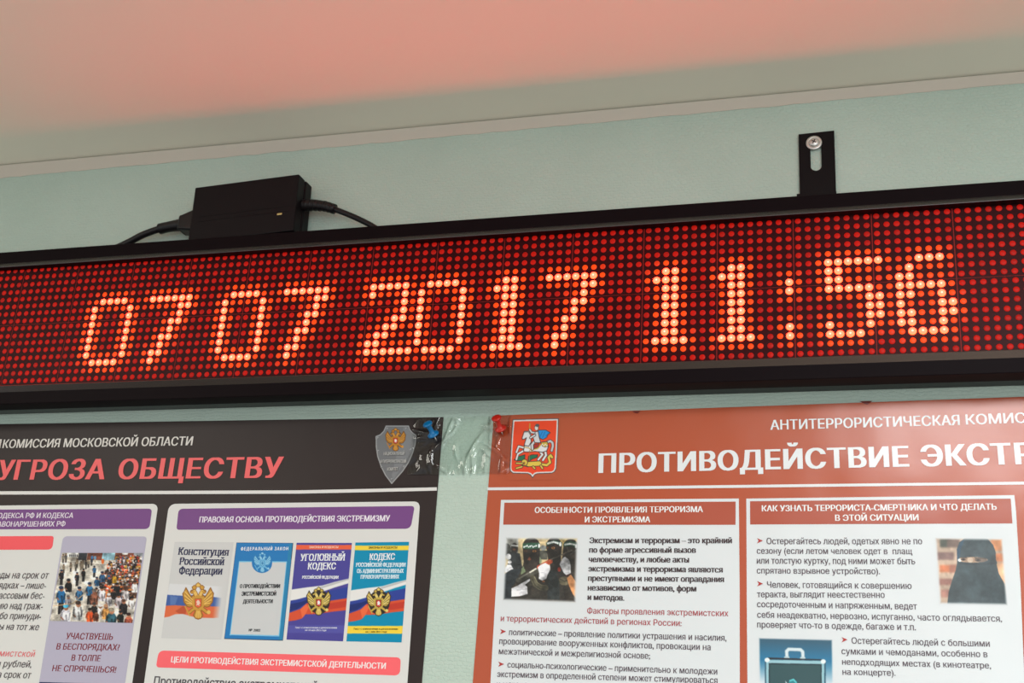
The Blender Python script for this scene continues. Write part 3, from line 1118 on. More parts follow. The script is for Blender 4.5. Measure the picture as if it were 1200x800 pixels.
cols = [(236, 232, 226), (230, 224, 220), (214, 204, 210), (28, 26, 28), (40, 36, 38), (54, 48, 50), (226, 92, 48), (236, 130, 60), (200, 150, 60), (90, 60, 48), (44, 60, 90), (160, 40, 46), (120, 128, 140)]
for row in range(13):
    y_ = 120 + row * 30
    x_lo = 560 - max(0, row - 4) * 18 + (90 if row < 2 else 0)
    x_ = x_lo + rr.uniform(0, 20)
    while x_ < 900 - row * 3:
        man(x_, y_ + rr.uniform(-10, 10), 0.8 + row * 0.065, rr.choice(cols), rr.choice([BLK, BLK, (50, 34, 28), (230, 226, 220), (200, 70, 40), (90, 70, 50)]), rr.choice([(110, 70, 50), (150, 100, 74), (190, 140, 110)]))
        x_ += rr.uniform(13, 24) * (0.9 + row * 0.05)
man(575, 300, 1.2, BLUE, NAVY); man(510, 305, 1.9, (44, 84, 122), NAVY); man(456, 350, 1.6, (46, 104, 150), NAVY)
man(178, 390, 2.3, BLK, (28, 30, 40)); man(385, 425, 2.3, (44, 112, 160), NAVY, legs=BLK)
man(105, 480, 2.9, (36, 100, 150), NAVY, legs=BLK); man(285, 470, 2.4, (50, 100, 140), NAVY)
man(630, 320, 1.6, (232, 178, 44), BLK); man(578, 345, 1.3, (40, 40, 46), (238, 100, 60))
man(505, 470, 2.6, (214, 206, 214), (40, 34, 34)); man(430, 505, 2.7, (134, 82, 62), (120, 108, 100), (134, 82, 62))
man(830, 400, 2.1, (232, 228, 228), (60, 44, 38)); man(740, 470, 2.4, (234, 226, 226), (120, 84, 66)); man(670, 540, 2.5, (228, 214, 216), (40, 34, 36))
man(575, 530, 2.2, (226, 220, 224), (226, 222, 220)); man(655, 420, 2.0, (36, 34, 36), BLK)
man(175, 545, 2.0, (180, 176, 186), (90, 84, 84)); man(720, 600, 2.6, (40, 36, 38), (96, 62, 46)); man(800, 560, 2.2, (222, 218, 214), BLK)
man(430, 620, 2.2, (40, 36, 34), (56, 52, 50)); man(490, 640, 2.2, (230, 226, 220), (232, 228, 224))
man(150, 670, 3.2, (226, 222, 230), (70, 170, 206)); man(272, 640, 3.3, (206, 206, 204), (60, 44, 36), (170, 120, 92))
pc.path([(232, 600), (225, 690)], 9, (60, 58, 60)); pc.path([(300, 600), (305, 690)], 9, (60, 58, 60))
man(388, 680, 2.4, (240, 92, 40), (44, 38, 36)); man(545, 650, 2.6, (238, 170, 90), (214, 160, 120)); man(448, 690, 1.9, (110, 60, 40), BLK)
man(600, 710, 3.4, (44, 84, 96), (130, 120, 104)); man(690, 700, 2.2, (40, 44, 40), BLK); man(770, 735, 2.6, (236, 120, 90), (60, 40, 34), (226, 150, 110))
pc.path([(30, 590), (220, 565), (320, 480)], 8, (190, 160, 120))
pc.mottle(0.16, 14, 23)
pc.blur(1)
pc.grain(18, 3)
pc.build('crowd_photograph', p1, ml, YT, 'photograph of a street crowd facing police')
# next picture below, cut by the frame
pn = Picture((47.2, 799), (144, 801.5), (141, 818), (44.5, 816), (36, 34, 84), 1.2, (0, 0, 1))
pn.ell(110, 810, 26, 7, (90, 84, 120)); pn.blur(2)
pn.build('night_photograph', p1, ml, YT)

# panel of law books
p2 = Ink(YP)
p2.rrect((198.5, 590.4), (492.6, 587.6), (474.3, 850), (163, 846), (8, 7, 0, 0), PAPER_L)
p2 = p2.build('white_panel', PL, ml)
b = Ink(YB)
b.rrect((209.8, 596.2), (486.4, 592.9), (481.6, 619.6), (207.3, 620.8), (5, 4, 6, 3), PURPLE)
b.build('purple_band', p2, ml)
t = Ink(YT)
text(t, 'ПРАВОВАЯ ОСНОВА ПРОТИВОДЕЙСТВИЯ ЭКСТРЕМИЗМУ', (233.8, 612.3), (457.2, 610.9), 6.9, (235, 226, 236), bx=0.05, by=0.012)
t.build('band_lettering', p2, ml)
b = Ink(YB)
b.rrect((186.8, 762.0), (470.2, 770.2), (469, 791.4), (183.2, 781.8), (6, 5, 6, 4), (252, 106, 112))
b.build('coral_tag', p2, ml)
t = Ink(YT)
text(t, 'ЦЕЛИ ПРОТИВОДЕЙСТВИЯ ЭКСТРЕМИСТСКОЙ ДЕЯТЕЛЬНОСТИ', (200.8, 775.9), (452.4, 783.8), 7.0, (248, 236, 234), bx=0.045, by=0.02)
t.build('tag_lettering', p2, ml)
t = Ink(YT)
text(t, 'Противодействие экстремистской', (180.6, 802.2), (372, 808.6), 10.2, (70, 64, 70), bx=0.02, by=0.008)
t.build('body_text', p2, ml)

# the four printed book covers
c1 = Picture((205.3, 635.0), (274.4, 635.4), (260, 749.0), (189.6, 747.4), (209, 208, 206), 2.2, (170, 620, 6.667))
c1.poly([(195, 425), (640, 450), (640, 540), (178, 515)], (220, 220, 221))
c1.poly([(176, 512), (300, 520), (430, 510), (545, 530), (628, 540), (622, 610), (500, 605), (330, 600), (260, 596), (163, 600)], (66, 96, 160))
c1.poly([(163, 598), (240, 594), (330, 600), (450, 600), (622, 606), (612, 692), (520, 694), (400, 690), (300, 662), (240, 664), (190, 684), (150, 690)], (222, 108, 66))
c1.poly([(240, 640), (300, 600), (330, 610), (320, 665), (270, 660)], (190, 84, 50))
c1.poly([(200, 520), (260, 530), (240, 590), (200, 590)], (90, 120, 176))
fade = np.clip((c1.xx / c1.w - 0.80) / 0.12, 0, 1)[..., None]
c1.a = c1.a * (1 - fade) + np.array([209.0, 208, 206]) * fade
c1.blur(1)
eagle(c1, 419, 560, 240, 285, (206, 152, 62), (150, 98, 40), (224, 96, 60), (236, 200, 180), (230, 186, 96))
c1 = c1.build('book_cover', p2, ml, YB, 'printed cover of the constitution')
c2 = Picture((277.7, 635.7), (344.2, 636.2), (332.1, 750.6), (263.2, 748.6), (36, 122, 186), 2.2, (170, 620, 6.667))
c2.poly([(1130, 100), (1165, 105), (1085, 870), (1045, 870)], (40, 130, 176))
c2.poly([(738, 250), (1112, 252), (1052, 838), (664, 828)], (128, 196, 226))
c2.poly([(742, 258), (1106, 260), (1046, 828), (672, 820)], (206, 207, 207))
c2.ell(917, 265, 80, 78, (36, 122, 186))
eagle(c2, 920, 258, 138, 160, (110, 180, 220), (44, 120, 176), (130, 194, 226), (60, 130, 180), (150, 205, 232))
for pts in (((718, 104), (1161, 108)), ((1161, 108), (1081, 870)), ((1081, 870), (621, 857)), ((621, 857), (718, 104))):
    c2.path(pts, 7, (44, 44, 56))
c2 = c2.build('book_cover', p2, ml, YB, 'printed cover of the federal law')


def code_cover(crop, dx, dy, corners, base, stripe, strip_txt, box):
    c = Picture(*corners, base, 2.2, crop)
    T = lambda pts: [(a + dx, b + dy) for a, b in pts]
    c.poly(T([(80, 57), (560, 57), (555, 93), (75, 93)]), stripe)
    c.poly(T([(40, 684), (520, 684), (520, 745), (40, 743)]), box)
    c.poly(T([(60, 408), (200, 388), (320, 374), (420, 345), (540, 316), (540, 352), (420, 388), (240, 450), (60, 500)]), (232, 230, 226))
    c.poly(T([(300, 385), (420, 348), (540, 318), (540, 326), (420, 364), (310, 398)]), (190, 190, 190))
    c.poly(T([(55, 494), (150, 478), (240, 446), (400, 410), (540, 382), (530, 475), (380, 495), (250, 505), (190, 520), (150, 562), (50, 596)]), (48, 66, 150))
    c.poly(T([(60, 520), (160, 500), (240, 470), (200, 510), (120, 560), (55, 575)]), (32, 46, 112))
    c.poly(T([(50, 592), (150, 556), (200, 512), (330, 500), (530, 470), (520, 565), (400, 578), (280, 596), (190, 598), (160, 632), (110, 646), (45, 654)]), (216, 82, 50))
    c.poly(T([(150, 560), (195, 518), (215, 545), (190, 598), (165, 628)]), (238, 108, 64))
    c.poly(T([(330, 520), (520, 490), (515, 540), (380, 560)]), (196, 60, 44))
    c.blur(1)
    cx, cy = 293 + dx, 495 + dy
    c.ell(cx + 4, cy + 6, 84, 96, (50, 44, 40))
    eagle(c, cx, cy, 188, 222, (196, 166, 76), (58, 44, 30), (206, 56, 48), (240, 236, 230), (226, 204, 120))
    return c


c3 = code_cover((330, 630, 6.667), 0, 0, ((348.1, 636), (412.9, 636.2), (402.5, 751.3), (336.2, 749.3)), (76, 70, 150), (236, 96, 62), None, (86, 84, 164))
c3 = c3.build('book_cover', p2, ml, YB, 'printed purple cover of the criminal code')
c4 = code_cover((330, 630, 6.667), 468, 5, ((417, 635.7), (479.8, 634.9), (471, 752.6), (406.4, 751.4)), (0, 140, 178), (246, 212, 66), None, (246, 212, 66))
c4 = c4.build('book_cover', p2, ml, YB, 'printed teal cover of the administrative code')

t = Ink(YT)
NV = (52, 52, 82)
kw = dict(bx=0.045, by=0.0, serif=0.06)
text(t, 'Конституция', (209.4, 650.1), (268, 651.2), 8.8, NV, **kw)
text(t, 'Российской', (210.8, 661.6), (262.8, 662.1), 8.8, NV, **kw)
text(t, 'Федерации', (209.9, 672.8), (260.6, 673.3), 8.8, NV, **kw)
WH = (236, 238, 240)
text(t, 'ФЕДЕРАЛЬНЫЙ ЗАКОН', (282.6, 645), (338.2, 644.8), 3.9, WH, bx=0.05, by=0.02, space=1.35)
BK = (30, 30, 34)
text(t, 'О ПРОТИВОДЕЙСТВИИ', (281.4, 689.1), (328.6, 689), 4.6, BK, bx=0.06, by=0.03)
text(t, 'ЭКСТРЕМИСТСКОЙ', (283.5, 698.1), (324, 698), 4.9, BK, bx=0.06, by=0.03)
text(t, 'ДЕЯТЕЛЬНОСТИ', (285.2, 706.9), (320, 706.8), 4.6, BK, bx=0.06, by=0.03)
text(t, '№ 2002', (292, 739.6), (305.6, 739.8), 3.0, BK, bx=0.05)
text(t, 'ЗАКОНЫ И КОДЕКСЫ', (362.8, 642.4), (396.8, 642.2), 2.6, (250, 214, 190), bx=0.04)
text(t, 'УГОЛОВНЫЙ', (352.4, 657.1), (404.2, 656.7), 8.2, WH, bx=0.035, serif=0.05)
text(t, 'КОДЕКС', (361.2, 667.2), (393.8, 667.1), 8.0, WH, bx=0.035, serif=0.05)
text(t, 'РОССИЙСКОЙ ФЕДЕРАЦИИ', (354.6, 678), (397, 678), 3.5, WH, bx=0.04, serif=0.05)
text(t, 'Текст с изменениями и дополнениями', (346, 736.2), (395.3, 736.4), 2.2, (224, 224, 240), bx=0.03)
text(t, 'на 10 мая 2015 года', (358, 739.2), (382.8, 739.4), 2.2, (224, 224, 240), bx=0.03)
text(t, 'ЗАКОНЫ И КОДЕКСЫ', (432.3, 642.9), (465.8, 642.7), 2.6, (60, 56, 40), bx=0.04)
text(t, 'КОДЕКС', (433.6, 656.3), (463, 655.8), 7.6, WH, bx=0.035, serif=0.05)
TL = (214, 232, 238)
text(t, 'РОССИЙСКОЙ ФЕДЕРАЦИИ', (417.6, 664), (475.7, 663.9), 4.7, TL, bx=0.05, serif=0.05)
text(t, 'ОБ АДМИНИСТРАТИВНЫХ', (418.6, 671.3), (473.4, 671.1), 4.7, TL, bx=0.05, serif=0.05)
text(t, 'ПРАВОНАРУШЕНИЯХ', (423, 678.1), (468.2, 677.9), 4.7, TL, bx=0.05, serif=0.05)
text(t, 'Текст с изменениями и дополнениями', (414.6, 737.7), (466.7, 737.9), 2.2, (60, 54, 30), bx=0.03)
text(t, 'на 1 мая 2015 года', (429, 741), (453.7, 741.1), 2.2, (60, 54, 30), bx=0.03)
t.build('cover_lettering', p2, ml)

# grey shield emblem
es = Picture((438.5, 496.5), (491.5, 496.5), (491.5, 569.5), (438.5, 569.5), DARK, 2.4, (420, 480, 7.275))
SH = [(240, 140), (430, 140), (440, 170), (462, 198), (494, 222), (486, 300), (465, 370), (430, 450), (380, 525), (287, 630), (235, 560), (195, 480), (168, 400), (156, 320), (154, 230), (190, 215), (220, 185)]
es.poly(SH, (116, 117, 119), (164, 164, 164), 8)
es.poly([(390, 145), (430, 160), (480, 228), (460, 350), (300, 600), (287, 560)], (128, 129, 131))
for x_, y_ in ((250, 162), (410, 160), (170, 240), (474, 236), (173, 352), (445, 342), (200, 490), (392, 485), (287, 592)):
    es.ell(x_, y_, 7, 7, (176, 176, 176)); es.ell(x_ + 2, y_ + 2, 4, 4, (90, 90, 92))
eagle(es, 320, 255, 172, 196, (190, 126, 44), (110, 70, 28), (200, 62, 48), (238, 226, 220), (206, 146, 64))
es.build('shield_emblem', PL, ml, YB, 'grey metal-look shield with golden eagle')
t = Ink(YT)
for s_, a_, b_, y_ in (('НАЦИОНАЛЬНЫЙ', 218, 396, 390), ('АНТИТЕРРОРИСТИЧЕСКИЙ', 188, 412, 458), ('КОМИТЕТ', 250, 340, 524)):
    for q, c_ in ((0.5, (66, 64, 64)), (0, (190, 188, 184))):
        text(t, s_, (420 + a_ / 7.275 + q, 480 + y_ / 7.275 + q), (420 + b_ / 7.275 + q, 480 + (y_ - 3) / 7.275 + q), 4.0, c_, bx=0.02)
        t.y -= 0.08
t.build('shield_lettering', PL, ml)

# ------------------------------------------------------------------ right poster
PR = thing('information_poster', (420, WALL, -560), 'terracotta information poster with white heading and red crest pinned right of the gap', 'poster')
mr = M_PRINT_R
TERRA = (182, 80, 46)
rt = random.Random(9)
sheet('sheet', PR, mr, (lambda t_: 109.6 - 3.6 * t_, lambda t_: 900.0, lambda x_: -149.3 + (x_ - 110) * 0.0128, -560.0), TERRA, 0.3, 2)
ln = Ink(YB)
ln.band([(571.6, 572.9), (690, 572.1), (950, 569), (1200, 566.2), (1500, 563)], 3.3, (228, 230, 230))
ln.build('ruled_line', PR, mr)
t = Ink(YT)
WR = (232, 234, 234)
text(t, 'АНТИТЕРРОРИСТИЧЕСКАЯ', (902.8, 504.0), (1124.8, 498.3), 11.8, WR, bx=0.03, by=0.015)
text(t, 'КОМИССИЯ', (1132, 497.8), (1243, 494.4), 12.0, WR, bx=0.03, by=0.015)
t.build('issuer_line', PR, mr)
t = Ink(YT)
text(t, 'ПРОТИВОДЕЙСТВИЕ', (701.4, 554.3), (1065.8, 546.8), 23.5, WR, bx=0.062, by=0.004, space=1.06)
text(t, 'ЭКСТ', (1079.6, 546.7), (1186, 544.3), 25.0, WR, bx=0.062, by=0.004, space=1.06)
text(t, 'РЕМИЗМУ', (1190, 544.2), (1400, 539.2), 25.6, WR, bx=0.062, by=0.004, space=1.06)
t.build('white_heading', PR, mr)

# crest
ce = Picture((596, 489), (656.5, 488), (653.5, 562.5), (593.5, 563), TERRA, 3.2, (580, 480, 10))
OUTER = [(214, 119), (747, 107), (740, 300), (730, 520), (720, 690), (700, 728), (670, 744), (500, 750), (470, 762), (444, 800), (420, 764), (385, 748), (215, 745), (186, 722), (178, 690), (190, 480), (200, 300)]
ce.poly(OUTER, (226, 222, 218), (70, 66, 70), 9)
INNER = [(232, 140), (727, 128), (720, 300), (712, 500), (702, 680), (690, 712), (664, 726), (492, 732), (465, 742), (444, 764), (426, 744), (392, 732), (226, 727), (204, 712), (196, 686), (207, 480), (218, 300)]
ce.poly(INNER, (236, 66, 24))
LNE = (60, 44, 40)
WHT = (226, 226, 226)
YEL = (226, 196, 74)


def shp(pts, c_, lw=9):
    ce.poly(pts, c_, LNE, lw)


def limb(pts, w_, c_):
    ce.path(pts, w_ + 14, LNE); ce.path(pts, w_, c_)


limb([(615, 385), (650, 368), (678, 390), (682, 430), (668, 482)], 24, (196, 198, 200))
shp([(228, 588), (285, 548), (355, 530), (352, 570), (340, 596), (262, 602)], (20, 110, 76))
shp([(390, 590), (398, 545), (440, 530), (504, 530), (498, 560), (440, 580), (402, 608)], (20, 110, 76))
limb([(330, 640), (390, 655), (470, 625), (540, 640), (610, 652), (650, 620), (632, 560), (655, 535), (672, 560)], 26, YEL)
limb([(400, 640), (520, 632)], 52, YEL)
limb([(320, 670), (255, 688)], 16, YEL); limb([(450, 670), (470, 690)], 16, YEL); limb([(540, 660), (560, 688)], 18, YEL)
ce.ell(350, 620, 40, 42, LNE); ce.ell(350, 620, 32, 34, YEL); ce.ell(345, 630, 14, 18, (150, 110, 40)); limb([(325, 632), (255, 628)], 14, YEL)
limb([(590, 480), (602, 535), (566, 592)], 24, WHT); limb([(520, 480), (560, 528), (512, 586)], 22, WHT)
limb([(350, 450), (282, 432), (256, 500)], 20, WHT); limb([(345, 480), (272, 522), (255, 584)], 20, WHT)
shp([(338, 480), (350, 420), (390, 350), (430, 400), (470, 460), (530, 430), (560, 380), (618, 380), (630, 430), (610, 485), (560, 500), (470, 490), (400, 498), (345, 496)], WHT)
shp([(345, 420), (372, 330), (352, 345), (325, 352), (322, 330), (338, 280), (346, 256), (392, 252), (420, 300), (428, 380), (400, 430)], WHT)
ce.path([(352, 262), (400, 258), (424, 300)], 14, (120, 116, 116))
shp([(540, 385), (618, 378), (628, 430), (590, 440), (560, 430)], (206, 178, 70), 6)
for k in range(4):
    ce.ell(558 + k * 18, 410 + (k % 2) * 12, 7, 9, (235, 232, 225))
ce.path([(345, 440), (400, 450), (440, 490)], 10, (190, 156, 60)); ce.path([(440, 470), (500, 460), (545, 410)], 12, (206, 176, 64))
shp([(455, 410), (520, 398), (512, 440), (462, 460)], (176, 44, 36), 6)
shp([(486, 262), (520, 240), (600, 240), (652, 272), (620, 300), (612, 325), (565, 352), (530, 336), (510, 300)], (18, 140, 214), 8)
for a_ in ((560, 330, 590, 262), (530, 320, 560, 260), (600, 310, 630, 275)):
    ce.path([(a_[0], a_[1]), (a_[2], a_[3])], 7, (10, 96, 160))
limb([(470, 372), (438, 410), (442, 462)], 24, (210, 212, 214))
shp([(470, 260), (510, 256), (520, 320), (540, 390), (470, 388), (450, 330)], (212, 212, 214), 8)
limb([(470, 300), (420, 330)], 18, (214, 214, 216)); limb([(462, 272), (432, 268), (412, 236)], 18, (214, 214, 216))
ce.path([(411, 166), (411, 225)], 14, (196, 150, 50)); ce.path([(408, 480), (406, 600)], 8, (150, 110, 60))
ce.ell(492, 212, 26, 34, LNE); ce.ell(490, 216, 20, 27, (222, 214, 206)); ce.ell(500, 186, 24, 18, (80, 84, 90))
ce.blur(1)
ce.build('crest', PR, mr, YB, 'red crest with a white horseman over a yellow dragon')


def panel(outer, band):
    pk = Ink(YP)
    pk.poly(outer, PAPER_R)
    o = pk.build('white_panel', PR, mr)
    bk = Ink(YB)
    bk.poly(band, (176, 78, 54))
    bk.build('title_band', o, mr)
    return o


q1 = panel([(587.4, 585.8), (700, 585.4), (865.9, 584.2), (866.9, 690), (867.2, 860), (570.5, 860), (575, 800), (581.3, 690)],
           [(591.4, 589.1), (862.2, 587.8), (862.1, 615), (590.0, 614.8)])
t = Ink(YT)
WT = (238, 238, 236)
text(t, 'ОСОБЕННОСТИ ПРОЯВЛЕНИЯ ТЕРРОРИЗМА', (626.8, 601), (824, 600), 6.8, WT, bx=0.045, by=0.01)
text(t, 'И ЭКСТРЕМИЗМА', (685.5, 612), (762.3, 611.9), 6.8, WT, bx=0.045, by=0.01)
t.build('title_lettering', q1, mr)
t = Ink(YT)
BT = (66, 50, 54)
for s_, a_, b_ in (('Экстремизм и терроризм – это крайний', (690.9, 636.6), (858, 636.7)),
                   ('по форме агрессивный вызов', (690.6, 647.7), (815.8, 647.9)),
                   ('человечеству, и любые акты', (690, 658.7), (807.8, 659.2)),
                   ('экстремизма и терроризма являются', (689.6, 669.6), (847.2, 670.9)),
                   ('преступными и не имеют оправдания', (689.3, 680.7), (848.8, 682.1)),
                   ('независимо от мотивов, форм', (688.9, 691.9), (816.3, 693.1)),
                   ('и методов.', (688.7, 703), (732, 703.8))):
    text(t, s_, a_, b_, 6.9, BT, bx=0.06, by=0.02)
RT = (172, 78, 84)
text(t, 'Факторы проявления экстремистских', (688.2, 718.8), (853.7, 722.1), 7.1, RT, bx=0.018, by=0.01)
text(t, 'и террористических действий в регионах России:', (587, 727.8), (799, 733.6), 7.1, RT, bx=0.018, by=0.01)
GT = (88, 74, 82)
for s_, a_, b_ in (('политические – проявление политики устрашения и насилия,', (596.8, 744), (851.5, 750.9)),
                   ('провоцирование вооруженных конфликтов, провокации на', (585.3, 754.5), (833, 761.8)),
                   ('межэтнической и межрелигиозной основе;', (584.8, 766.4), (762, 771.9)),
                   ('социально-психологические – применительно к молодежи', (594.8, 782), (840.8, 790.3)),
                   ('экстремизм в определенной степени может стимулироваться', (582.9, 793), (841, 800.6)),
                   ('и методов.', (582.5, 805), (625, 806))):
    text(t, s_, a_, b_, 7.3, GT, bx=0.02, by=0.01)


def arrow(ik, u, v):
    ik.poly([(u, v - 3), (u + 7, v), (u, v + 3.2), (u + 2, v)], (176, 52, 48))


arrow(t, 586.4, 739.8); arrow(t, 584.2, 778)
t.build('body_text', q1, mr)

gp = Picture((592.4, 629), (678.1, 629.4), (675.7, 706.9), (588.9, 703.8), (196, 176, 134), 2.4, (580, 620, 8.42))
gp.poly([(90, 60), (235, 60), (230, 250), (90, 260)], (160, 160, 152))
gp.poly([(600, 60), (840, 60), (840, 200), (600, 140)], (196, 172, 112))
DK = (44, 38, 34)
gp.ell(120, 200, 40, 60, (70, 72, 70)); gp.ell(195, 190, 36, 55, (62, 56, 54)); gp.poly([(150, 220), (250, 240), (275, 390), (120, 400)], (48, 52, 54))
gp.path([(165, 160), (225, 165)], 16, (190, 194, 190)); gp.path([(105, 190), (160, 155)], 7, (90, 88, 84))
gp.ell(195, 200, 14, 10, (120, 80, 60)); gp.ell(137, 272, 26, 30, (222, 222, 222)); gp.ell(148, 325, 20, 18, (216, 216, 216))
gp.poly([(92, 400), (125, 350), (160, 350), (185, 395), (110, 430)], (224, 224, 226))
gp.ell(480, 185, 30, 26, (140, 144, 140)); gp.poly([(440, 210), (520, 210), (520, 300), (440, 300)], (74, 74, 66))
# people behind to the right
gp.ell(750, 170, 74, 72, DK); gp.poly([(680, 160), (815, 160), (820, 720), (640, 720), (650, 420)], (50, 44, 38))
gp.poly([(682, 135), (750, 112), (812, 140), (812, 190), (750, 168), (684, 178)], (44, 74, 58))
for k in range(7):
    gp.ell(695 + k * 15, 152 - abs(3 - k) * -3 - 8, 8, 10, (224, 228, 224))
gp.ell(802, 168, 10, 20, (232, 232, 228))
gp.ell(586, 170, 78, 90, DK); gp.poly([(510, 170), (662, 170), (650, 330), (530, 330)], DK)
gp.poly([(508, 135), (590, 105), (664, 130), (664, 172), (590, 138), (512, 165)], (44, 76, 60))
for k in range(8):
    gp.ell(525 + k * 14, 142 - (k if k < 4 else 8 - k) * 4, 8, 11, (228, 232, 228))
gp.ell(648, 148, 12, 22, (236, 236, 232))
gp.ell(577, 186, 18, 12, (176, 124, 76)); gp.ell(576, 186, 7, 7, (40, 30, 26)); gp.ell(522, 184, 9, 9, (110, 72, 46))
gp.poly([(540, 330), (660, 310), (700, 420), (700, 720), (600, 720)], (46, 42, 38))
gp.ell(690, 510, 60, 44, (86, 80, 62)); gp.path([(640, 490), (690, 515), (740, 500)], 14, (60, 56, 46))
gp.poly([(712, 482), (752, 448), (818, 545), (806, 690), (770, 640), (735, 560)], (196, 134, 86))
gp.poly([(640, 348), (665, 295), (692, 272), (735, 300), (750, 360), (750, 440), (715, 462), (680, 430)], (226, 226, 228))
gp.path([(655, 350), (690, 340)], 7, (170, 170, 176)); gp.path([(700, 462), (750, 440)], 12, (60, 30, 28))
gp.ell(636, 396, 16, 24, (150, 52, 36))
# front figure
gp.poly([(85, 720), (80, 600), (100, 440), (160, 400), (275, 370), (285, 330), (440, 330), (470, 380), (600, 400), (640, 520), (645, 730)], (48, 44, 38))
gp.poly([(80, 690), (90, 450), (160, 400), (268, 380), (230, 480), (170, 570), (165, 690)], (40, 46, 50))
gp.poly([(520, 420), (600, 400), (640, 520), (640, 700), (520, 690)], (40, 44, 44))
gp.poly([(265, 390), (290, 360), (305, 420), (260, 450)], (110, 124, 92)); gp.poly([(445, 270), (465, 310), (455, 345), (435, 330)], (128, 140, 110))
gp.ell(362, 165, 86, 82, DK); gp.poly([(276, 160), (448, 160), (438, 400), (350, 425), (290, 390)], DK)
gp.poly([(277, 142), (360, 132), (446, 138), (450, 190), (360, 196), (275, 192)], (40, 74, 56))
for k in range(9):
    gp.ell(290 + k * 15, 176 - (k % 3) * 6, 7, 10 - (k % 2) * 3, (222, 228, 222))
gp.ell(438, 165, 10, 22, (236, 236, 232))
gp.ell(306, 218, 16, 10, (84, 58, 40)); gp.ell(392, 218, 20, 11, (136, 92, 52)); gp.ell(392, 219, 8, 7, (40, 28, 22)); gp.ell(306, 219, 7, 6, (36, 28, 22))
gp.poly([(322, 300), (342, 268), (362, 298), (345, 310)], (120, 66, 48))
# rifle, gloves
gp.path([(170, 590), (240, 530)], 26, (58, 50, 42)); gp.path([(235, 505), (430, 400)], 52, (70, 68, 60)); gp.path([(240, 488), (420, 385)], 10, (104, 102, 92))
gp.path([(350, 425), (405, 392)], 16, (186, 182, 168))
gp.path([(375, 480), (405, 545), (450, 575), (505, 580)], 54, (78, 74, 58)); gp.path([(372, 490), (400, 555), (450, 590), (500, 596)], 7, (48, 46, 38)); gp.path([(392, 470), (420, 525), (460, 552), (510, 556)], 7, (118, 112, 88))
gp.path([(440, 375), (550, 318)], 46, (150, 62, 38)); gp.path([(450, 358), (545, 308)], 10, (186, 96, 60))
gp.path([(555, 300), (760, 208)], 12, (92, 86, 76)); gp.path([(550, 290), (625, 248), (640, 262)], 8, (60, 56, 50)); gp.path([(712, 175), (730, 222)], 9, (96, 88, 76)); gp.path([(740, 250), (815, 200)], 8, (70, 66, 60))
gp.poly([(425, 378), (455, 350), (500, 333), (545, 360), (548, 400), (520, 450), (510, 490), (470, 508), (435, 490), (440, 440)], (228, 228, 230))
for a_ in ((440, 378, 480, 385), (440, 405, 485, 405), (445, 430, 480, 428)):
    gp.path([(a_[0], a_[1]), (a_[2], a_[3])], 5, (176, 176, 182))
gp.poly([(166, 585), (230, 555), (345, 488), (350, 505), (300, 550), (322, 570), (325, 640), (240, 662), (165, 666)], (228, 228, 230))
gp.path([(240, 600), (318, 590)], 4, (180, 180, 186)); gp.path([(240, 625), (320, 618)], 4, (180, 180, 186)); gp.ell(482, 515, 14, 9, (190, 120, 80))
gp.mottle(0.20, 7, 21)
gp.blur(1)
gp.grain(9, 5)
gp.feather(4.5, PAPER_R)
gp.build('gunmen_photograph', q1, mr, YB, 'photograph of masked gunmen in green headbands')

q2 = panel([(874.7, 584.3), (1188.6, 580.2), (1190.6, 600), (1196, 690), (1203, 860), (876.5, 860), (875.2, 700)],
           [(879.1, 587.4), (1184.4, 584.3), (1186.3, 613.4), (879.2, 614.6)])
t = Ink(YT)
text(t, 'КАК УЗНАТЬ ТЕРРОРИСТА-СМЕРТНИКА И ЧТО ДЕЛАТЬ', (892.9, 599.3), (1168.2, 597.5), 7.2, WT, bx=0.045, by=0.01)
text(t, 'В ЭТОЙ СИТУАЦИИ', (978.8, 610.4), (1076.6, 609.9), 7.2, WT, bx=0.045, by=0.01)
t.build('title_lettering', q2, mr)
t = Ink(YT)
for s_, a_, b_ in (('Остерегайтесь людей, одетых явно не по', (898.4, 637.6), (1080.8, 637.7)),
                   ('сезону (если летом человек одет в  плащ', (887, 648.9), (1069.2, 649.5)),
                   ('или толстую куртку, под ними может быть', (887, 660.4), (1072.6, 661.1)),
                   ('спрятано взрывное устройство).', (887, 672), (1031.3, 672.9)),
                   ('Человек, готовящийся к совершению', (899, 688.5), (1068.5, 690)),
                   ('теракта, выглядит неестественно', (887.3, 699.8), (1037, 700.5)),
                   ('сосредоточенным и напряженным, ведет', (887.3, 711.3), (1074.8, 714)),
                   ('себя неадекватно, нервозно, испуганно, часто оглядывается,', (887.4, 723.6), (1174.3, 728.4)),
                   ('проверяет что-то в одежде, багаже и т.п.', (887.4, 735.2), (1073.4, 738.4)),
                   ('Остерегайтесь людей с большими', (998, 754), (1160, 757.6)),
                   ('сумками и чемоданами, особенно в', (986.2, 766.3), (1157.3, 770)),
                   ('неподходящих местах (в кинотеатре,', (987, 778.7), (1161.4, 783.3)),
                   ('на концерте).', (987.4, 790.5), (1049.6, 791.8))):
    text(t, s_, a_, b_, 7.5, GT, bx=0.02, by=0.01)
arrow(t, 887.2, 633.6); arrow(t, 887.4, 683.9); arrow(t, 986.3, 749.4)
t.build('body_text', q2, mr)

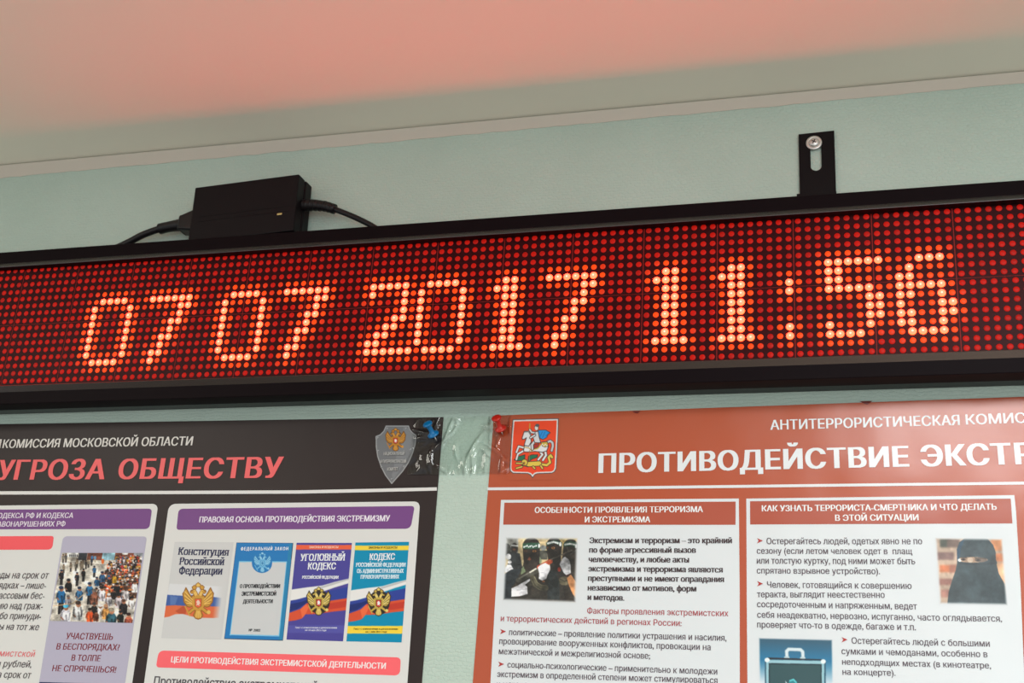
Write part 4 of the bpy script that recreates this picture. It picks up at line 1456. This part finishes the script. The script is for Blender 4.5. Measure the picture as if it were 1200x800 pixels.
nq = Picture((1095.2, 629.4), (1175.2, 630.6), (1181.2, 709.6), (1100.6, 708.2), (192, 166, 144), 2.4, (1090, 620, 8.42))
for x0_, y0_, x1_, y1_, c_ in ((95, 95, 290, 182, (112, 92, 82)), (98, 100, 165, 178, (78, 82, 70)), (60, 228, 235, 304, (124, 96, 90)), (95, 355, 195, 425, (206, 120, 78)), (190, 350, 260, 430, (160, 104, 84)),
                               (75, 488, 215, 552, (150, 104, 92)), (105, 596, 200, 672, (170, 120, 106)), (600, 90, 720, 215, (212, 142, 96)), (640, 240, 740, 320, (214, 130, 82)), (650, 330, 750, 540, (218, 166, 126))):
    nq.poly([(x0_, y0_), (x1_, y0_), (x1_, y1_), (x0_, y1_)], c_)
nq.blur(5)
nq.poly([(266, 330), (262, 200), (285, 130), (340, 92), (420, 76), (510, 76), (570, 100), (620, 155), (646, 225), (648, 300), (660, 330), (655, 350), (678, 440), (735, 540), (770, 770), (165, 770), (182, 620), (215, 510), (250, 410)], (54, 69, 74))
nq.poly([(266, 320), (264, 200), (300, 130), (340, 100), (300, 200), (290, 300)], (44, 70, 90))
nq.poly([(262, 330), (420, 340), (600, 325), (655, 340), (600, 350), (420, 352), (300, 350)], (46, 58, 64))
nq.ell(420, 303, 148, 28, (196, 160, 132)); nq.ell(500, 303, 62, 24, (112, 96, 84)); nq.ell(395, 305, 30, 26, (240, 214, 186)); nq.ell(292, 306, 18, 16, (236, 226, 214))
nq.ell(325, 300, 26, 12, (90, 74, 64)); nq.ell(325, 302, 9, 9, (34, 30, 30)); nq.ell(478, 306, 24, 11, (70, 62, 58)); nq.ell(475, 307, 8, 8, (30, 28, 30))
nq.path([(290, 282), (360, 284)], 9, (90, 70, 56)); nq.path([(440, 284), (550, 290)], 9, (70, 60, 54))
nq.mottle(0.08, 6, 22)
nq.blur(1)
nq.grain(4, 6)
nq.feather(4.0, PAPER_R)
nq.build('veil_photograph', q2, mr, YB, 'photograph of a person in a black face veil')

bc = Picture((888.9, 746.9), (975.9, 748.9), (977.5, 842), (890, 838), (60, 100, 124), 2.0, (870, 700, 6.667))
yy_ = bc.yy / bc.h
top_, mid_, low_ = np.array([52, 88, 108.0]), np.array([34, 116, 156.0]), np.array([214, 226, 232.0])
k1 = np.clip(yy_ / 0.25, 0, 1)[..., None]; k2 = np.clip((yy_ - 0.28) / 0.3, 0, 1)[..., None]
bc.a = (top_ * (1 - k1) + mid_ * k1) * (1 - k2) + low_ * k2
limbb = [(350, 478), (346, 420), (362, 404), (456, 408), (472, 424), (474, 480)]
bc.path(limbb, 30, (120, 150, 164)); bc.path(limbb, 22, (214, 228, 232))
bc.ell(348, 468, 22, 10, (190, 210, 216)); bc.ell(472, 472, 22, 10, (190, 210, 216))
bc.poly([(200, 468), (620, 482), (640, 492), (180, 482)], (30, 36, 44))
bc.poly([(176, 482), (652, 494), (652, 960), (178, 960)], (40, 84, 104))
bc.poly([(186, 486), (640, 496), (640, 960), (188, 960)], (150, 196, 206))
bc.poly([(206, 512), (620, 520), (620, 960), (208, 960)], (24, 44, 52))
bc.poly([(216, 522), (612, 528), (612, 960), (216, 960)], (42, 78, 82))
bc.ell(194, 488, 20, 18, (232, 240, 240)); bc.ell(632, 500, 20, 18, (232, 240, 240))
bc.poly([(335, 648), (352, 672), (345, 700)], (210, 230, 230)); bc.ell(395, 672, 34, 32, (36, 130, 140)); bc.path([(372, 650), (400, 640), (420, 664)], 12, (90, 200, 204))
bc.blur(1)
bc.feather(2.5, PAPER_R, 'lrt')
bc.build('briefcase_photograph', q2, mr, YB, 'photograph of a metal edged briefcase')

# two small tears folded over on the top edge
for u, v, w_, h_ in ((1015, 471.0, 7.5, 3.4), (746, 482.6, 5.0, 2.2)):
    e = Ink(YT)
    e.poly([(u - w_, v - 0.5), (u + w_, v - 1.0), (u + 1.5, v + h_), (u - 2.0, v + h_ * 0.7)], (112, 30, 22))
    tag(e.build('torn_edge', PR, mr), 'dark red folded tear')

# ------------------------------------------------------------------ clear tape over the gap
def tape():
    nx, nz = 120, 76
    r_ = np.random.RandomState(5)
    corners = [(487, 491.5), (600, 486.5), (598, 555.0), (478, 556.5)]
    Q = [np.array(W(*c)) for c in corners]
    hgt = np.zeros((nz + 1, nx + 1))
    S, T = np.meshgrid(np.linspace(0, 1, nx + 1), np.linspace(0, 1, nz + 1))
    for _ in range(44):                      # creases: sharp folded ridges of limited length
        cx_, cz_ = r_.uniform(0, 1), r_.uniform(0, 1)
        a = r_.choice([r_.uniform(-0.5, 0.5), r_.uniform(0.7, 2.4)], p=[0.65, 0.35])
        X, Z = (S - cx_) * 90, (T - cz_) * 50
        across = X * math.cos(a) + Z * math.sin(a)
        along = -X * math.sin(a) + Z * math.cos(a)
        across = across + 0.02 * along ** 2 * r_.uniform(-1, 1)
        wd = r_.uniform(1.2, 3.4)
        hgt += r_.uniform(0.5, 1.6) * np.clip(1 - np.abs(across) / wd, 0, 1) * np.exp(-(along / r_.uniform(4, 15)) ** 2)
    hgt += 0.5 * np.sin(S * 9 + 2 * T) * np.sin(T * 7) ** 2 + 0.25 * np.sin(S * 31 + T * 11)
    hgt = np.clip(hgt, 0, 2.4)
    vs, fs = [], []
    for layer in (0, 1):
        for j in range(nz + 1):
            for i in range(nx + 1):
                s_, t_ = i / nx, j / nz
                p = (1 - t_) * ((1 - s_) * Q[0] + s_ * Q[1]) + t_ * ((1 - s_) * Q[3] + s_ * Q[2])
                vs.append((p[0], WALL - 1.45 - hgt[j, i] + layer * 0.06, p[1]))
    n_ = (nx + 1) * (nz + 1)
    for j in range(nz):
        for i in range(nx):
            a = j * (nx + 1) + i
            fs.append((a, a + nx + 1, a + nx + 2, a + 1))
    bord = list(range(nx + 1)) + [j * (nx + 1) + nx for j in range(1, nz + 1)] + [nz * (nx + 1) + i for i in range(nx - 1, -1, -1)] + [j * (nx + 1) for j in range(nz - 1, 0, -1)]
    me_f = fs
    o = pydata('adhesive_tape', vs[:n_], me_f, None, M_TAPE, smooth=True)
    return tag(o, 'creased strip of clear tape bridging the gap between both posters', 'tape')


tape()

# ------------------------------------------------------------------ push pins
def push_pin(tip_px, head_px, m, label):
    tx, tz = W(*tip_px)
    tip = np.array([tx, WALL - 1.3, tz])
    hx, hz = W(*head_px)
    o = thing('push_pin', tuple(tip), label, 'push pin', 'push pins in the poster corners')
    ax = np.array([hx - tx, -13.0, (hz - tz) - 6.5])
    ax /= np.linalg.norm(ax)
    lathe('needle', tip - ax * 3.0, ax, [(0, 0.1), (0.8, 0.5), (9, 0.5)], o, M_STEEL, 12)
    lathe('grip', tip + ax * 4.6, ax, [(0, 3.6), (0.5, 5.0), (1.4, 5.1), (2.2, 4.0), (2.9, 2.4), (5.5, 2.0), (9.6, 2.2), (10.8, 2.9), (11.3, 4.1), (12.3, 4.3), (12.9, 3.9), (13.2, 2.5)], o, m)
    return o


push_pin((511.6, 515.2), (508.2, 493.5), M_BLUEPIN, 'blue push pin in the top right corner of the black poster')
push_pin((589.2, 508.6), (588.2, 487.5), M_REDPIN, 'red push pin in the top left corner of the terracotta poster')
